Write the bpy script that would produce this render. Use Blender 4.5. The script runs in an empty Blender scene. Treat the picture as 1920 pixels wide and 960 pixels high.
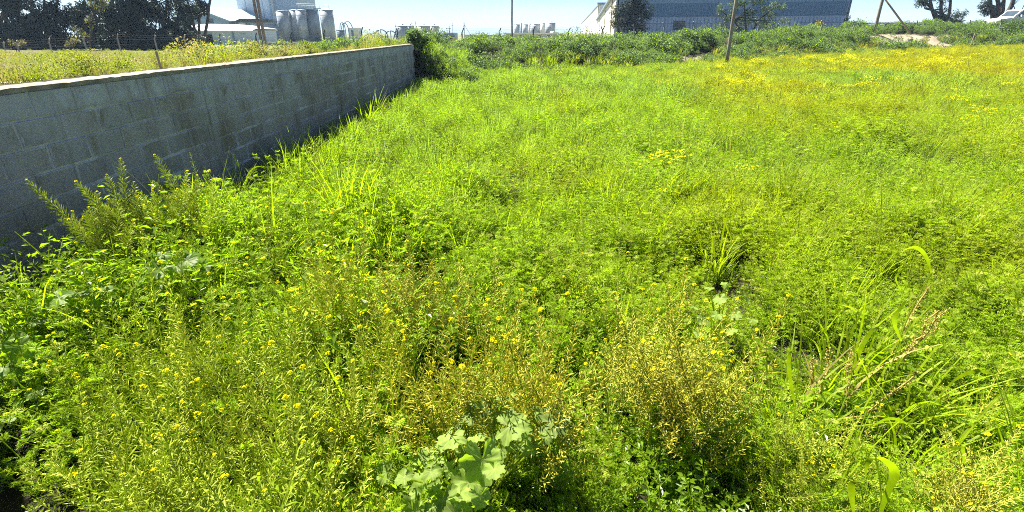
import bpy, math, random
import numpy as np
from mathutils import Vector, Matrix, Euler, noise as mnoise
random.seed(7); np.random.seed(7)
R = math.radians
scene = bpy.context.scene
COL = scene.collection

# ------------------------------------------------------------------ camera
EYE = 2.0
PITCH = 23.7
cam_d = bpy.data.cameras.new('camera')
cam_d.sensor_width = 36.0
cam_d.lens = 36.0 * 952 / 1920
cam_d.clip_start = 0.05
cam_d.clip_end = 6000
cam = bpy.data.objects.new('camera', cam_d)
cam.location = (0, 0, EYE)
cam.rotation_euler = (R(90 - PITCH), 0, 0)
COL.objects.link(cam)
scene.camera = cam

# ------------------------------------------------------------------ light
SUN_EL, SUN_AZ = 56.0, -46.0           # azimuth from +Y, negative = left
world = bpy.data.worlds.new('World'); scene.world = world
world.use_nodes = True
wn, wl = world.node_tree.nodes, world.node_tree.links
wn.clear()
w_out = wn.new('ShaderNodeOutputWorld'); w_bg = wn.new('ShaderNodeBackground')
w_sky = wn.new('ShaderNodeTexSky'); w_sky.sky_type = 'NISHITA'; w_sky.sun_disc = False
w_sky.sun_elevation = R(SUN_EL); w_sky.sun_rotation = R(SUN_AZ)
w_sky.air_density = 0.5; w_sky.dust_density = 0.1; w_sky.ozone_density = 1.0
w_bg.inputs['Strength'].default_value = 0.05
# thin bright cloud banks low over the horizon
tc = wn.new('ShaderNodeTexCoord')
sep = wn.new('ShaderNodeSeparateXYZ'); wl.new(tc.outputs['Generated'], sep.inputs[0])
mp = wn.new('ShaderNodeMapping'); mp.inputs['Scale'].default_value = (2.0, 2.0, 26.0)
wl.new(tc.outputs['Generated'], mp.inputs[0])
ns = wn.new('ShaderNodeTexNoise'); ns.inputs['Scale'].default_value = 2.2; ns.inputs['Detail'].default_value = 7; ns.inputs['Roughness'].default_value = 0.62
wl.new(mp.outputs[0], ns.inputs['Vector'])
cr = wn.new('ShaderNodeMapRange'); cr.inputs[1].default_value = 0.34; cr.inputs[2].default_value = 0.62
wl.new(ns.outputs[0], cr.inputs[0])
el = wn.new('ShaderNodeMapRange'); el.inputs[1].default_value = 0.050; el.inputs[2].default_value = 0.012
wl.new(sep.outputs['Z'], el.inputs[0])
mu = wn.new('ShaderNodeMath'); mu.operation = 'MULTIPLY'
wl.new(cr.outputs[0], mu.inputs[0]); wl.new(el.outputs[0], mu.inputs[1])
mx = wn.new('ShaderNodeMix'); mx.data_type = 'RGBA'
wl.new(mu.outputs[0], mx.inputs[0]); wl.new(w_sky.outputs[0], mx.inputs[6])
mx.inputs[7].default_value = (6.3, 6.4, 6.4, 1)
tn = wn.new('ShaderNodeMix'); tn.data_type = 'RGBA'; tn.blend_type = 'MULTIPLY'; tn.inputs[0].default_value = 1.0
wl.new(mx.outputs[2], tn.inputs[6]); tn.inputs[7].default_value = (0.84, 0.90, 0.94, 1)
wl.new(tn.outputs[2], w_bg.inputs['Color']); wl.new(w_bg.outputs[0], w_out.inputs[0])

sun_d = bpy.data.lights.new('sun', 'SUN'); sun_d.energy = 5.0; sun_d.angle = R(0.5); sun_d.color = (1.0, 0.95, 0.86)
sun = bpy.data.objects.new('sun', sun_d); COL.objects.link(sun)
to_sun = Vector((math.sin(R(SUN_AZ)) * math.cos(R(SUN_EL)), math.cos(R(SUN_AZ)) * math.cos(R(SUN_EL)), math.sin(R(SUN_EL))))
sun.rotation_euler = to_sun.to_track_quat('Z', 'Y').to_euler()
vs = scene.view_settings
vs.view_transform = 'Standard'; vs.look = 'None'; vs.gamma = 1.0; vs.use_curve_mapping = False
vs.exposure = 1.95
cy = scene.cycles
cy.filter_width = 1.0
cy.max_bounces = 5; cy.diffuse_bounces = 2; cy.glossy_bounces = 2; cy.transmission_bounces = 4; cy.transparent_max_bounces = 4
cy.use_denoising = False

# ------------------------------------------------------------------ geometry of the view (build-time measuring only)
CP, SP = math.cos(R(PITCH)), math.sin(R(PITCH))
F = 952.0
def ray(px, py):
    a, b = px - 960.0, 480.0 - py
    return Vector((a, F * CP + b * SP, b * CP - F * SP))
def P(px, py, D):
    r = ray(px, py); k = D / r.y
    return Vector((r.x * k, D, EYE + r.z * k))
def G(px, py, z):
    r = ray(px, py); k = (z - EYE) / r.z
    return Vector((r.x * k, r.y * k, z))
def proj(x, y, z):
    dz = z - EYE
    d = y * CP - dz * SP; u = y * SP + dz * CP
    return 960 + F * x / d, 480 - F * u / d
def sst(a, b, x):
    t = min(1.0, max(0.0, (x - a) / (b - a))); return t * t * (3 - 2 * t)
def lerp(a, b, t): return a + (b - a) * t
def interp(x, pts):
    if x <= pts[0][0]: return pts[0][1]
    for (x0, y0), (x1, y1) in zip(pts, pts[1:]):
        if x <= x1: return lerp(y0, y1, (x - x0) / (x1 - x0))
    return pts[-1][1]

# ------------------------------------------------------------------ terrain
WX, WEND, WTOP = -3.65, 20.2, 1.61
TOE = [(-3.7, 20.6), (-2.5, 26.0), (3.8, 27.5), (10.5, 31), (14, 33.5), (18, 34.5), (24, 39), (33, 44), (43, 47), (90, 60)]
RIDGE = [(-6, 1.15), (0, 1.15), (10, 1.2), (20, 1.45), (28, 1.75), (36, 2.15), (50, 2.4)]
FAR = [(-15, 0.25), (0, 0.35), (12, 1.3), (25, 1.9), (45, 2.3)]
def toe(x): return interp(x, TOE)
def nz(x, y, s, o=0.0): return mnoise.noise(Vector((x * s, y * s, o)))
def H(x, y):
    if x < WX - 0.1 and y < WEND + 2.0:
        z = 1.53 - 0.7 * sst(0.2, 9, WX - 0.2 - x) + 0.03 * nz(x, y, 0.9, 3)
        z -= 0.4 * sst(14, 45, y)
        if y > WEND: z = lerp(z, H(WX + 0.2, y), 0.0)
        return z
    if x < WX - 0.1:
        return lerp(1.53 - 0.7 * sst(0.2, 9, WX - 0.2 - x) - 0.4 * sst(14, 45, y), interp(x, FAR), sst(45, 100, y)) + 0.04 * nz(x, y, 0.9, 3)
    f = 0.017 * max(0.0, x - 5) + 0.05 * nz(x, y, 0.35, 1) + 0.02 * nz(x, y, 1.3, 2)
    s = y - toe(x)
    if y > WEND - 0.4 and x < WX + 2.6:
        f = max(f, (1.5 - 0.4 * sst(14, 45, y)) * (1 - sst(-0.1, 2.4, x - WX)) * sst(WEND - 0.4, WEND + 0.5, y))
    if s <= 0: return f
    rg = interp(x, RIDGE) + 0.18 * nz(x, y, 0.3, 5)
    z = max(f, lerp(0 if x < WX + 2.6 else f, rg, sst(0, 5.5, s)))
    return lerp(z, interp(x, FAR), sst(14, 60, s))

# ------------------------------------------------------------------ mesh builder
class MB:
    def __init__(s): s.v = []; s.f = []; s.m = []
    def add(s, vs_, fs, m=0):
        o = len(s.v); s.v.extend([tuple(q) for q in vs_])
        for f in fs: s.f.append(tuple(i + o for i in f)); s.m.append(m)
    def join(s, other, M=None, m=None):
        o = len(s.v)
        s.v.extend([tuple(M @ Vector(q)) for q in other.v] if M is not None else other.v)
        for f, k in zip(other.f, other.m): s.f.append(tuple(i + o for i in f)); s.m.append(k if m is None else m)
    def mesh(s, name, mats, smooth=False):
        me = bpy.data.meshes.new(name); me.from_pydata(s.v, [], s.f)
        for mt in mats: me.materials.append(mt)
        if len(mats) > 1: me.polygons.foreach_set('material_index', s.m)
        if smooth: me.polygons.foreach_set('use_smooth', [True] * len(s.f))
        me.update(); return me
    def box(s, x0, x1, y0, y1, z0, z1, m=0, M=None):
        v = [Vector(q) for q in ((x0,y0,z0),(x1,y0,z0),(x1,y1,z0),(x0,y1,z0),(x0,y0,z1),(x1,y0,z1),(x1,y1,z1),(x0,y1,z1))]
        if M is not None: v = [M @ q for q in v]
        s.add(v, [(0,3,2,1),(4,5,6,7),(0,1,5,4),(1,2,6,5),(2,3,7,6),(3,0,4,7)], m)
    def tube(s, pts, rad, n=6, m=0, cap=True):
        pts = [Vector(p) for p in pts]
        if not hasattr(rad, '__len__'): rad = [rad] * len(pts)
        o = len(s.v); up = Vector((0.13, 0.21, 0.97)).normalized()
        for i, p in enumerate(pts):
            d = (pts[min(i + 1, len(pts) - 1)] - pts[max(i - 1, 0)])
            d = d.normalized() if d.length > 1e-9 else Vector((0, 0, 1))
            a = d.cross(up)
            if a.length < 0.05: a = d.cross(Vector((1, 0, 0)))
            a.normalize(); b = d.cross(a)
            for k in range(n):
                t = 2 * math.pi * k / n
                s.v.append(tuple(p + (a * math.cos(t) + b * math.sin(t)) * rad[i]))
        for i in range(len(pts) - 1):
            for k in range(n):
                k2 = (k + 1) % n
                s.f.append((o + i*n + k, o + i*n + k2, o + (i+1)*n + k2, o + (i+1)*n + k)); s.m.append(m)
        if cap:
            s.f.append(tuple(o + k for k in range(n))[::-1]); s.m.append(m)
            e = o + (len(pts) - 1) * n
            s.f.append(tuple(e + k for k in range(n))); s.m.append(m)
    def cyl(s, x, y, z0, z1, r, n=24, m=0, r1=None):
        s.tube([(x, y, z0), (x, y, z1)], [r, r if r1 is None else r1], n, m)
    def leaf(s, p, d, n, L, W, m=0, fold=0.15, droop=0.0):
        d = d.normalized(); sd = d.cross(n)
        if sd.length < 1e-4: sd = d.cross(Vector((1, 0.3, 0)))
        sd.normalize(); nn = sd.cross(d)
        mid = p + d * (0.5 * L)
        tip = p + d * L + Vector((0, 0, -droop * L))
        e = nn * (fold * W)
        o = len(s.v)
        s.v.extend([tuple(p), tuple(mid + sd * (W / 2) + e), tuple(tip), tuple(mid - sd * (W / 2) + e)])
        s.f.append((o, o+1, o+2)); s.m.append(m); s.f.append((o, o+2, o+3)); s.m.append(m)
    def ribbon(s, pts, widths, side, m=0):
        o = len(s.v); side = side.normalized()
        for p, w in zip(pts, widths):
            s.v.append(tuple(p + side * (w / 2))); s.v.append(tuple(p - side * (w / 2)))
        for i in range(len(pts) - 1):
            s.f.append((o+2*i, o+2*i+1, o+2*i+3, o+2*i+2)); s.m.append(m)
    def pod(s, p, d, L, W, m=0):
        d = d.normalized(); a = d.cross(Vector((0.3, 0.5, 0.8))).normalized(); b = d.cross(a)
        mid = p + d * (L * 0.55); o = len(s.v)
        s.v.append(tuple(p)); s.v.append(tuple(p + d * L))
        for k in range(3):
            t = 2.094 * k
            s.v.append(tuple(mid + (a * math.cos(t) + b * math.sin(t)) * (W / 2)))
        for k in range(3):
            i, j = o + 2 + k, o + 2 + (k + 1) % 3
            s.f.append((o, j, i)); s.m.append(m); s.f.append((o + 1, i, j)); s.m.append(m)

def rv(): 
    while True:
        q = Vector((random.uniform(-1, 1), random.uniform(-1, 1), random.uniform(-1, 1)))
        if 0.05 < q.length < 1: return q.normalized()
U = random.uniform

# ------------------------------------------------------------------ objects
def link(name, mesh, parent=None, loc=None):
    o = bpy.data.objects.new(name, mesh); COL.objects.link(o)
    if parent is not None: o.parent = parent
    if loc is not None: o.location = loc
    return o
def tag(o, label=None, cat=None, group=None, kind=None):
    if label: o['label'] = label
    if cat: o['category'] = cat
    if group: o['group'] = group
    if kind: o['kind'] = kind
    return o
def empty(name, loc, label=None, cat=None, group=None, rz=0.0):
    o = bpy.data.objects.new(name, None); COL.objects.link(o); o.location = loc; o.rotation_euler = (0, 0, rz)
    o.empty_display_size = 0.1
    return tag(o, label, cat, group)
def part(name, mb, mats, parent, smooth=False):
    """mb is built in world coordinates; parent is an Empty without rotation"""
    l = parent.location if parent is not None else Vector((0, 0, 0))
    p = parent
    while p is not None and p.parent is not None:
        p = p.parent; l = l + p.location
    if parent is not None:
        for i, q in enumerate(mb.v): mb.v[i] = (q[0] - l.x, q[1] - l.y, q[2] - l.z)
    if not isinstance(mats, (list, tuple)): mats = [mats]
    return link(name, mb.mesh(name, mats, smooth), parent)
def copy_tree(o, parent=None):
    c = o.copy(); COL.objects.link(c); c.parent = parent
    for ch in o.children: copy_tree(ch, c)
    return c

# ------------------------------------------------------------------ materials
def newmat(name):
    m = bpy.data.materials.new(name); m.use_nodes = True
    n, l = m.node_tree.nodes, m.node_tree.links
    return m, n, l, n['Principled BSDF'], n['Material Output']
def rgb(c): return (c[0], c[1], c[2], 1)
def noise_fac(n, l, scale, lo, hi, detail=4, vec=None, rough=0.5):
    t = n.new('ShaderNodeTexNoise'); t.inputs['Scale'].default_value = scale; t.inputs['Detail'].default_value = detail
    t.inputs['Roughness'].default_value = rough
    if vec is None:
        g = n.new('ShaderNodeNewGeometry'); vec = g.outputs['Position']
    l.new(vec, t.inputs['Vector'])
    r = n.new('ShaderNodeMapRange'); r.inputs[1].default_value = lo; r.inputs[2].default_value = hi
    l.new(t.outputs[0], r.inputs[0]); return r.outputs[0]
def mixc(n, l, fac, a, b, mode='MIX'):
    x = n.new('ShaderNodeMix'); x.data_type = 'RGBA'; x.blend_type = mode
    if hasattr(fac, 'links') or hasattr(fac, 'is_linked'): l.new(fac, x.inputs[0])
    else: x.inputs[0].default_value = fac
    for i, q in ((6, a), (7, b)):
        if isinstance(q, tuple): x.inputs[i].default_value = rgb(q)
        else: l.new(q, x.inputs[i])
    return x.outputs[2]
def plain(name, c, c2=None, scale=3.0, rough=0.7, metal=0.0, spec=0.3, bump=0.0, bscale=30, lo=0.35, hi=0.65):
    m, n, l, b, o = newmat(name)
    b.inputs['Roughness'].default_value = rough; b.inputs['Metallic'].default_value = metal
    b.inputs['Specular IOR Level'].default_value = spec
    if c2 is None: c2 = tuple(q * 0.75 for q in c)
    f = noise_fac(n, l, scale, lo, hi, 6)
    l.new(mixc(n, l, f, c, c2), b.inputs['Base Color'])
    if bump:
        t = n.new('ShaderNodeTexNoise'); t.inputs['Scale'].default_value = bscale; t.inputs['Detail'].default_value = 5
        g = n.new('ShaderNodeNewGeometry'); l.new(g.outputs['Position'], t.inputs['Vector'])
        bp = n.new('ShaderNodeBump'); bp.inputs['Strength'].default_value = bump; bp.inputs['Distance'].default_value = 0.02
        l.new(t.outputs[0], bp.inputs['Height']); l.new(bp.outputs[0], b.inputs['Normal'])
    return m
def leafmat(name, c, t, yel=None, yscale=0.35, ylo=0.45, yhi=0.7, trans=0.45, rough=0.5, spec=0.25, rnd=0.35):
    """leaf: reflecting + translucent side, varied per plant and in broad drifts over the field"""
    m, n, l, b, o = newmat(name)
    oi = n.new('ShaderNodeObjectInfo')
    base, tr = c, t
    if yel is not None:
        t_ = n.new('ShaderNodeTexNoise'); t_.inputs['Scale'].default_value = yscale; t_.inputs['Detail'].default_value = 3
        g_ = n.new('ShaderNodeNewGeometry'); l.new(g_.outputs['Position'], t_.inputs['Vector'])
        s_ = n.new('ShaderNodeSeparateXYZ'); l.new(g_.outputs['Position'], s_.inputs[0])
        xr = n.new('ShaderNodeMapRange'); xr.inputs[1].default_value = -3; xr.inputs[2].default_value = 20; xr.inputs[3].default_value = -0.08; xr.inputs[4].default_value = 0.27
        l.new(s_.outputs['X'], xr.inputs[0])
        ad = n.new('ShaderNodeMath'); ad.operation = 'ADD'; l.new(t_.outputs[0], ad.inputs[0]); l.new(xr.outputs[0], ad.inputs[1])
        r_ = n.new('ShaderNodeMapRange'); r_.inputs[1].default_value = ylo; r_.inputs[2].default_value = yhi; l.new(ad.outputs[0], r_.inputs[0])
        f = r_.outputs[0]
        base = mixc(n, l, f, c, yel[0]); tr = mixc(n, l, f, t, yel[1])
    fine = noise_fac(n, l, 26.0, 0.32, 0.68, 2)
    add = n.new('ShaderNodeMath'); add.operation = 'ADD'; l.new(oi.outputs['Random'], add.inputs[0]); l.new(fine, add.inputs[1])
    mr = n.new('ShaderNodeMapRange'); mr.inputs[1].default_value = 0.2; mr.inputs[2].default_value = 1.8
    mr.inputs[3].default_value = 1 - rnd; mr.inputs[4].default_value = 1 + rnd
    l.new(add.outputs[0], mr.inputs[0])
    cc = n.new('ShaderNodeCombineColor')
    for i in range(3): l.new(mr.outputs[0], cc.inputs[i])
    base = mixc(n, l, 1.0, base, cc.outputs[0], 'MULTIPLY')
    tr = mixc(n, l, 1.0, tr, cc.outputs[0], 'MULTIPLY')
    l.new(base, b.inputs['Base Color']); b.inputs['Roughness'].default_value = rough; b.inputs['Specular IOR Level'].default_value = spec
    tb = n.new('ShaderNodeBsdfTranslucent'); l.new(tr, tb.inputs[0])
    ms = n.new('ShaderNodeMixShader'); ms.inputs[0].default_value = trans
    l.new(b.outputs[0], ms.inputs[1]); l.new(tb.outputs[0], ms.inputs[2]); l.new(ms.outputs[0], o.inputs[0])
    return m

YL = ((0.36, 0.345, 0.010), (0.46, 0.44, 0.006))
YL2 = ((0.37, 0.375, 0.012), (0.42, 0.43, 0.006))
M = {}
M['feather'] = leafmat('feathery_leaf', (0.235, 0.34, 0.014), (0.34, 0.54, 0.010), YL, 0.22, 0.50, 0.84, trans=0.5, spec=0.08, rnd=0.45)
M['feather_pale'] = leafmat('pale_feathery_leaf', (0.40, 0.45, 0.07), (0.46, 0.56, 0.03), YL, 0.22, 0.50, 0.82, trans=0.5, spec=0.1)
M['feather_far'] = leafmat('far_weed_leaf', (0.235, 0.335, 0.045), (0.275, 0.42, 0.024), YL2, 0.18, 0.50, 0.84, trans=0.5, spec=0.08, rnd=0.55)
M['grass'] = leafmat('grass_blade', (0.23, 0.31, 0.008), (0.37, 0.54, 0.004), YL, 0.18, 0.50, 0.82, trans=0.5, spec=0.15)
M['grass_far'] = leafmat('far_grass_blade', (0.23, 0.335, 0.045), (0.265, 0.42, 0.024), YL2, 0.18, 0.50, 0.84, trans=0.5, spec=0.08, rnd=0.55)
M['grass_dry'] = leafmat('dry_grass_blade', (0.32, 0.28, 0.08), (0.32, 0.28, 0.06), None, spec=0.1)
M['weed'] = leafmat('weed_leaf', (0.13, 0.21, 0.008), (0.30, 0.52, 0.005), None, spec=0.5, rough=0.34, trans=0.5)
M['mallow'] = leafmat('mallow_leaf', (0.22, 0.31, 0.05), (0.30, 0.48, 0.012), None, spec=0.2, rough=0.6, rnd=0.4, trans=0.5)
M['mallow_glossy'] = leafmat('glossy_mallow_leaf', (0.11, 0.18, 0.012), (0.36, 0.58, 0.006), None, spec=0.3, rough=0.5, rnd=0.4, trans=0.55)
M['pod'] = leafmat('seed_pod', (0.40, 0.47, 0.05), (0.46, 0.56, 0.03), ((0.50, 0.46, 0.06), (0.5, 0.46, 0.04)), 0.8, 0.45, 0.62, trans=0.45, spec=0.15)
M['podgreen'] = leafmat('green_seed_pod', (0.46, 0.50, 0.10), (0.52, 0.62, 0.05), None, trans=0.45, spec=0.15)
M['podgold'] = leafmat('golden_seed_pod', (0.44, 0.43, 0.055), (0.44, 0.45, 0.04), None, trans=0.25, spec=0.15)
M['stem'] = leafmat('green_stem', (0.30, 0.38, 0.03), (0.5, 0.62, 0.03), None, trans=0.5)
M['petal'] = leafmat('yellow_petal', (0.90, 0.80, 0.003), (0.90, 0.84, 0.003), None, trans=0.35, rnd=0.1, spec=0.1)
M['bank'] = leafmat('bank_weed_leaf', (0.10, 0.16, 0.05), (0.12, 0.20, 0.04), None, 0.6, spec=0.3, trans=0.5)
M['terrace'] = leafmat('terrace_weed_leaf', (0.22, 0.28, 0.012), (0.28, 0.36, 0.008), ((0.36, 0.30, 0.10), (0.34, 0.29, 0.08)), 0.5, 0.42, 0.58)
M['treeleaf'] = leafmat('dark_tree_leaf', (0.018, 0.030, 0.022), (0.03, 0.05, 0.012), None, trans=0.2)
M['treeleaf2'] = leafmat('grey_green_tree_leaf', (0.055, 0.08, 0.05), (0.08, 0.12, 0.05), None, trans=0.3)
M['treeolive'] = leafmat('olive_tree_leaf', (0.12, 0.12, 0.02), (0.2, 0.2, 0.03), None, trans=0.4)
M['bark'] = plain('bark', (0.10, 0.085, 0.065), (0.05, 0.042, 0.035), 6, 0.9, bump=0.4)
M['seedbrown'] = leafmat('brown_seed', (0.42, 0.35, 0.09), (0.42, 0.36, 0.06), None, trans=0.3)

def add_vein(m):
    n, l = m.node_tree.nodes, m.node_tree.links; b = n['Principled BSDF']
    src = b.inputs['Base Color'].links[0].from_socket
    at_ = n.new('ShaderNodeAttribute'); at_.attribute_name = 'vein'
    l.new(mixc(n, l, at_.outputs['Fac'], src, (0.34, 0.42, 0.12)), b.inputs['Base Color'])
add_vein(M['mallow']); add_vein(M['mallow_glossy'])
# ground: soil with sandy areas
def ground_mat():
    m, n, l, b, o = newmat('ground_soil')
    g = n.new('ShaderNodeNewGeometry'); pos = g.outputs['Position']
    at = n.new('ShaderNodeAttribute'); at.attribute_name = 'sand'
    f1 = noise_fac(n, l, 5.0, 0.3, 0.7, 6, pos)
    soil = mixc(n, l, f1, (0.018, 0.018, 0.010), (0.035, 0.028, 0.016))
    f2 = noise_fac(n, l, 14.0, 0.35, 0.7, 8, pos, 0.7)
    sand = mixc(n, l, f2, (0.36, 0.31, 0.23), (0.22, 0.18, 0.12))
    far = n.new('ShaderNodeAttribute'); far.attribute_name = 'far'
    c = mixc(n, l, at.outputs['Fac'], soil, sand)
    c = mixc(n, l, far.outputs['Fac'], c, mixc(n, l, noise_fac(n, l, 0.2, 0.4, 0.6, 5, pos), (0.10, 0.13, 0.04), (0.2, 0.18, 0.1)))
    l.new(c, b.inputs['Base Color']); b.inputs['Roughness'].default_value = 0.95; b.inputs['Specular IOR Level'].default_value = 0.1
    t = n.new('ShaderNodeTexNoise'); t.inputs['Scale'].default_value = 25; t.inputs['Detail'].default_value = 8; l.new(pos, t.inputs['Vector'])
    bp = n.new('ShaderNodeBump'); bp.inputs['Strength'].default_value = 0.6; bp.inputs['Distance'].default_value = 0.03
    l.new(t.outputs[0], bp.inputs['Height']); l.new(bp.outputs[0], b.inputs['Normal'])
    return m

def near_patch(px, py, cx, cy_, rx, ry):
    return ((px - cx) / rx) ** 2 + ((py - cy_) / ry) ** 2
SANDY = [(1700, 78, 62, 15), (1760, 88, 40, 10), (1740, 70, 60, 5), (1290, 112, 42, 7), (1865, 84, 22, 6), (1655, 68, 35, 4)]
def sandy(x, y, z):
    if y > WEND - 1.0 and x > -5.2 and y < 26: return 0.0
    if x < WX:
        if y < WEND + 1:
            w = 1.1 + 0.6 * nz(x, y, 0.5, 9)
            s = 1 - sst(w * 0.6, w * 1.4, (WX - 0.2) - x)
            s = max(s, sst(0.15, 0.45, nz(x, y, 0.28, 11)) * 0.8)
            if y > 16: s = max(s, 1 - sst(0.5, 1.4, abs(x + 6.2)))
            return s
        return 0.3
    if y > toe(x) - 1.5:
        px, py = proj(x, y, z)
        s = 0
        for q in SANDY: s = max(s, 1 - sst(0.6, 1.15, near_patch(px, py, *q)))
        return s
    return 0.0

def axis(lo, hi, near_lo, near_hi, step, extra=()):
    a = list(np.arange(near_lo, near_hi, step)); s = step; q = near_hi
    while q < hi: a.append(q); s *= 1.28; q += s
    a.append(hi); s = step; q = near_lo
    while q > lo: s *= 1.28; q -= s; a.append(max(q, lo))
    a += list(extra)
    return sorted(set(round(v, 4) for v in a))
xs = [v for v in axis(-2500, 2500, -26, 52, 0.6, (WX - 0.06, WX - 0.14)) if not (abs(v - (WX - 0.1)) < 0.3 and round(v, 4) not in (round(WX - 0.06, 4), round(WX - 0.14, 4)))]
ys = axis(-400, 4000, -4, 70, 0.6)
gv, sandv, farv = [], [], []
for y in ys:
    for x in xs:
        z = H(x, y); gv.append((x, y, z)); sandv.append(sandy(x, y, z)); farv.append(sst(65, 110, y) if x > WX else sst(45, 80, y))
nx = len(xs)
gf = [(j*nx+i, j*nx+i+1, (j+1)*nx+i+1, (j+1)*nx+i) for j in range(len(ys)-1) for i in range(nx-1)]
gm = bpy.data.meshes.new('ground'); gm.from_pydata(gv, [], gf); gm.materials.append(ground_mat())
a_ = gm.attributes.new('sand', 'FLOAT', 'POINT'); a_.data.foreach_set('value', sandv)
a_ = gm.attributes.new('far', 'FLOAT', 'POINT'); a_.data.foreach_set('value', farv)
gm.polygons.foreach_set('use_smooth', [True] * len(gf))
ground = tag(link('ground', gm), 'weedy field floor with bare sandy patches', kind='structure')

# distant hills
hb = MB(); N = 90
for i in range(N + 1):
    x = -2200 + 4400 * i / N
    h = 14 + 26 * abs(mnoise.noise(Vector((i * 0.13, 2.2, 0)))) + 8 * mnoise.noise(Vector((i * 0.6, 0, 1)))
    if x > 0: h *= 1.2
    hb.v += [(x, 2600, -2), (x, 2700, max(6, h)), (x, 3300, -2)]
for i in range(N):
    a = 3 * i
    hb.f += [(a, a+3, a+4, a+1), (a+1, a+4, a+5, a+2)]; hb.m += [0, 0]
tag(link('hills', hb.mesh('hills', [plain('far_hill', (0.07, 0.09, 0.08), (0.12, 0.12, 0.1), 0.004)])), 'low distant hills on the horizon', kind='structure')

exec_after = []
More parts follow.
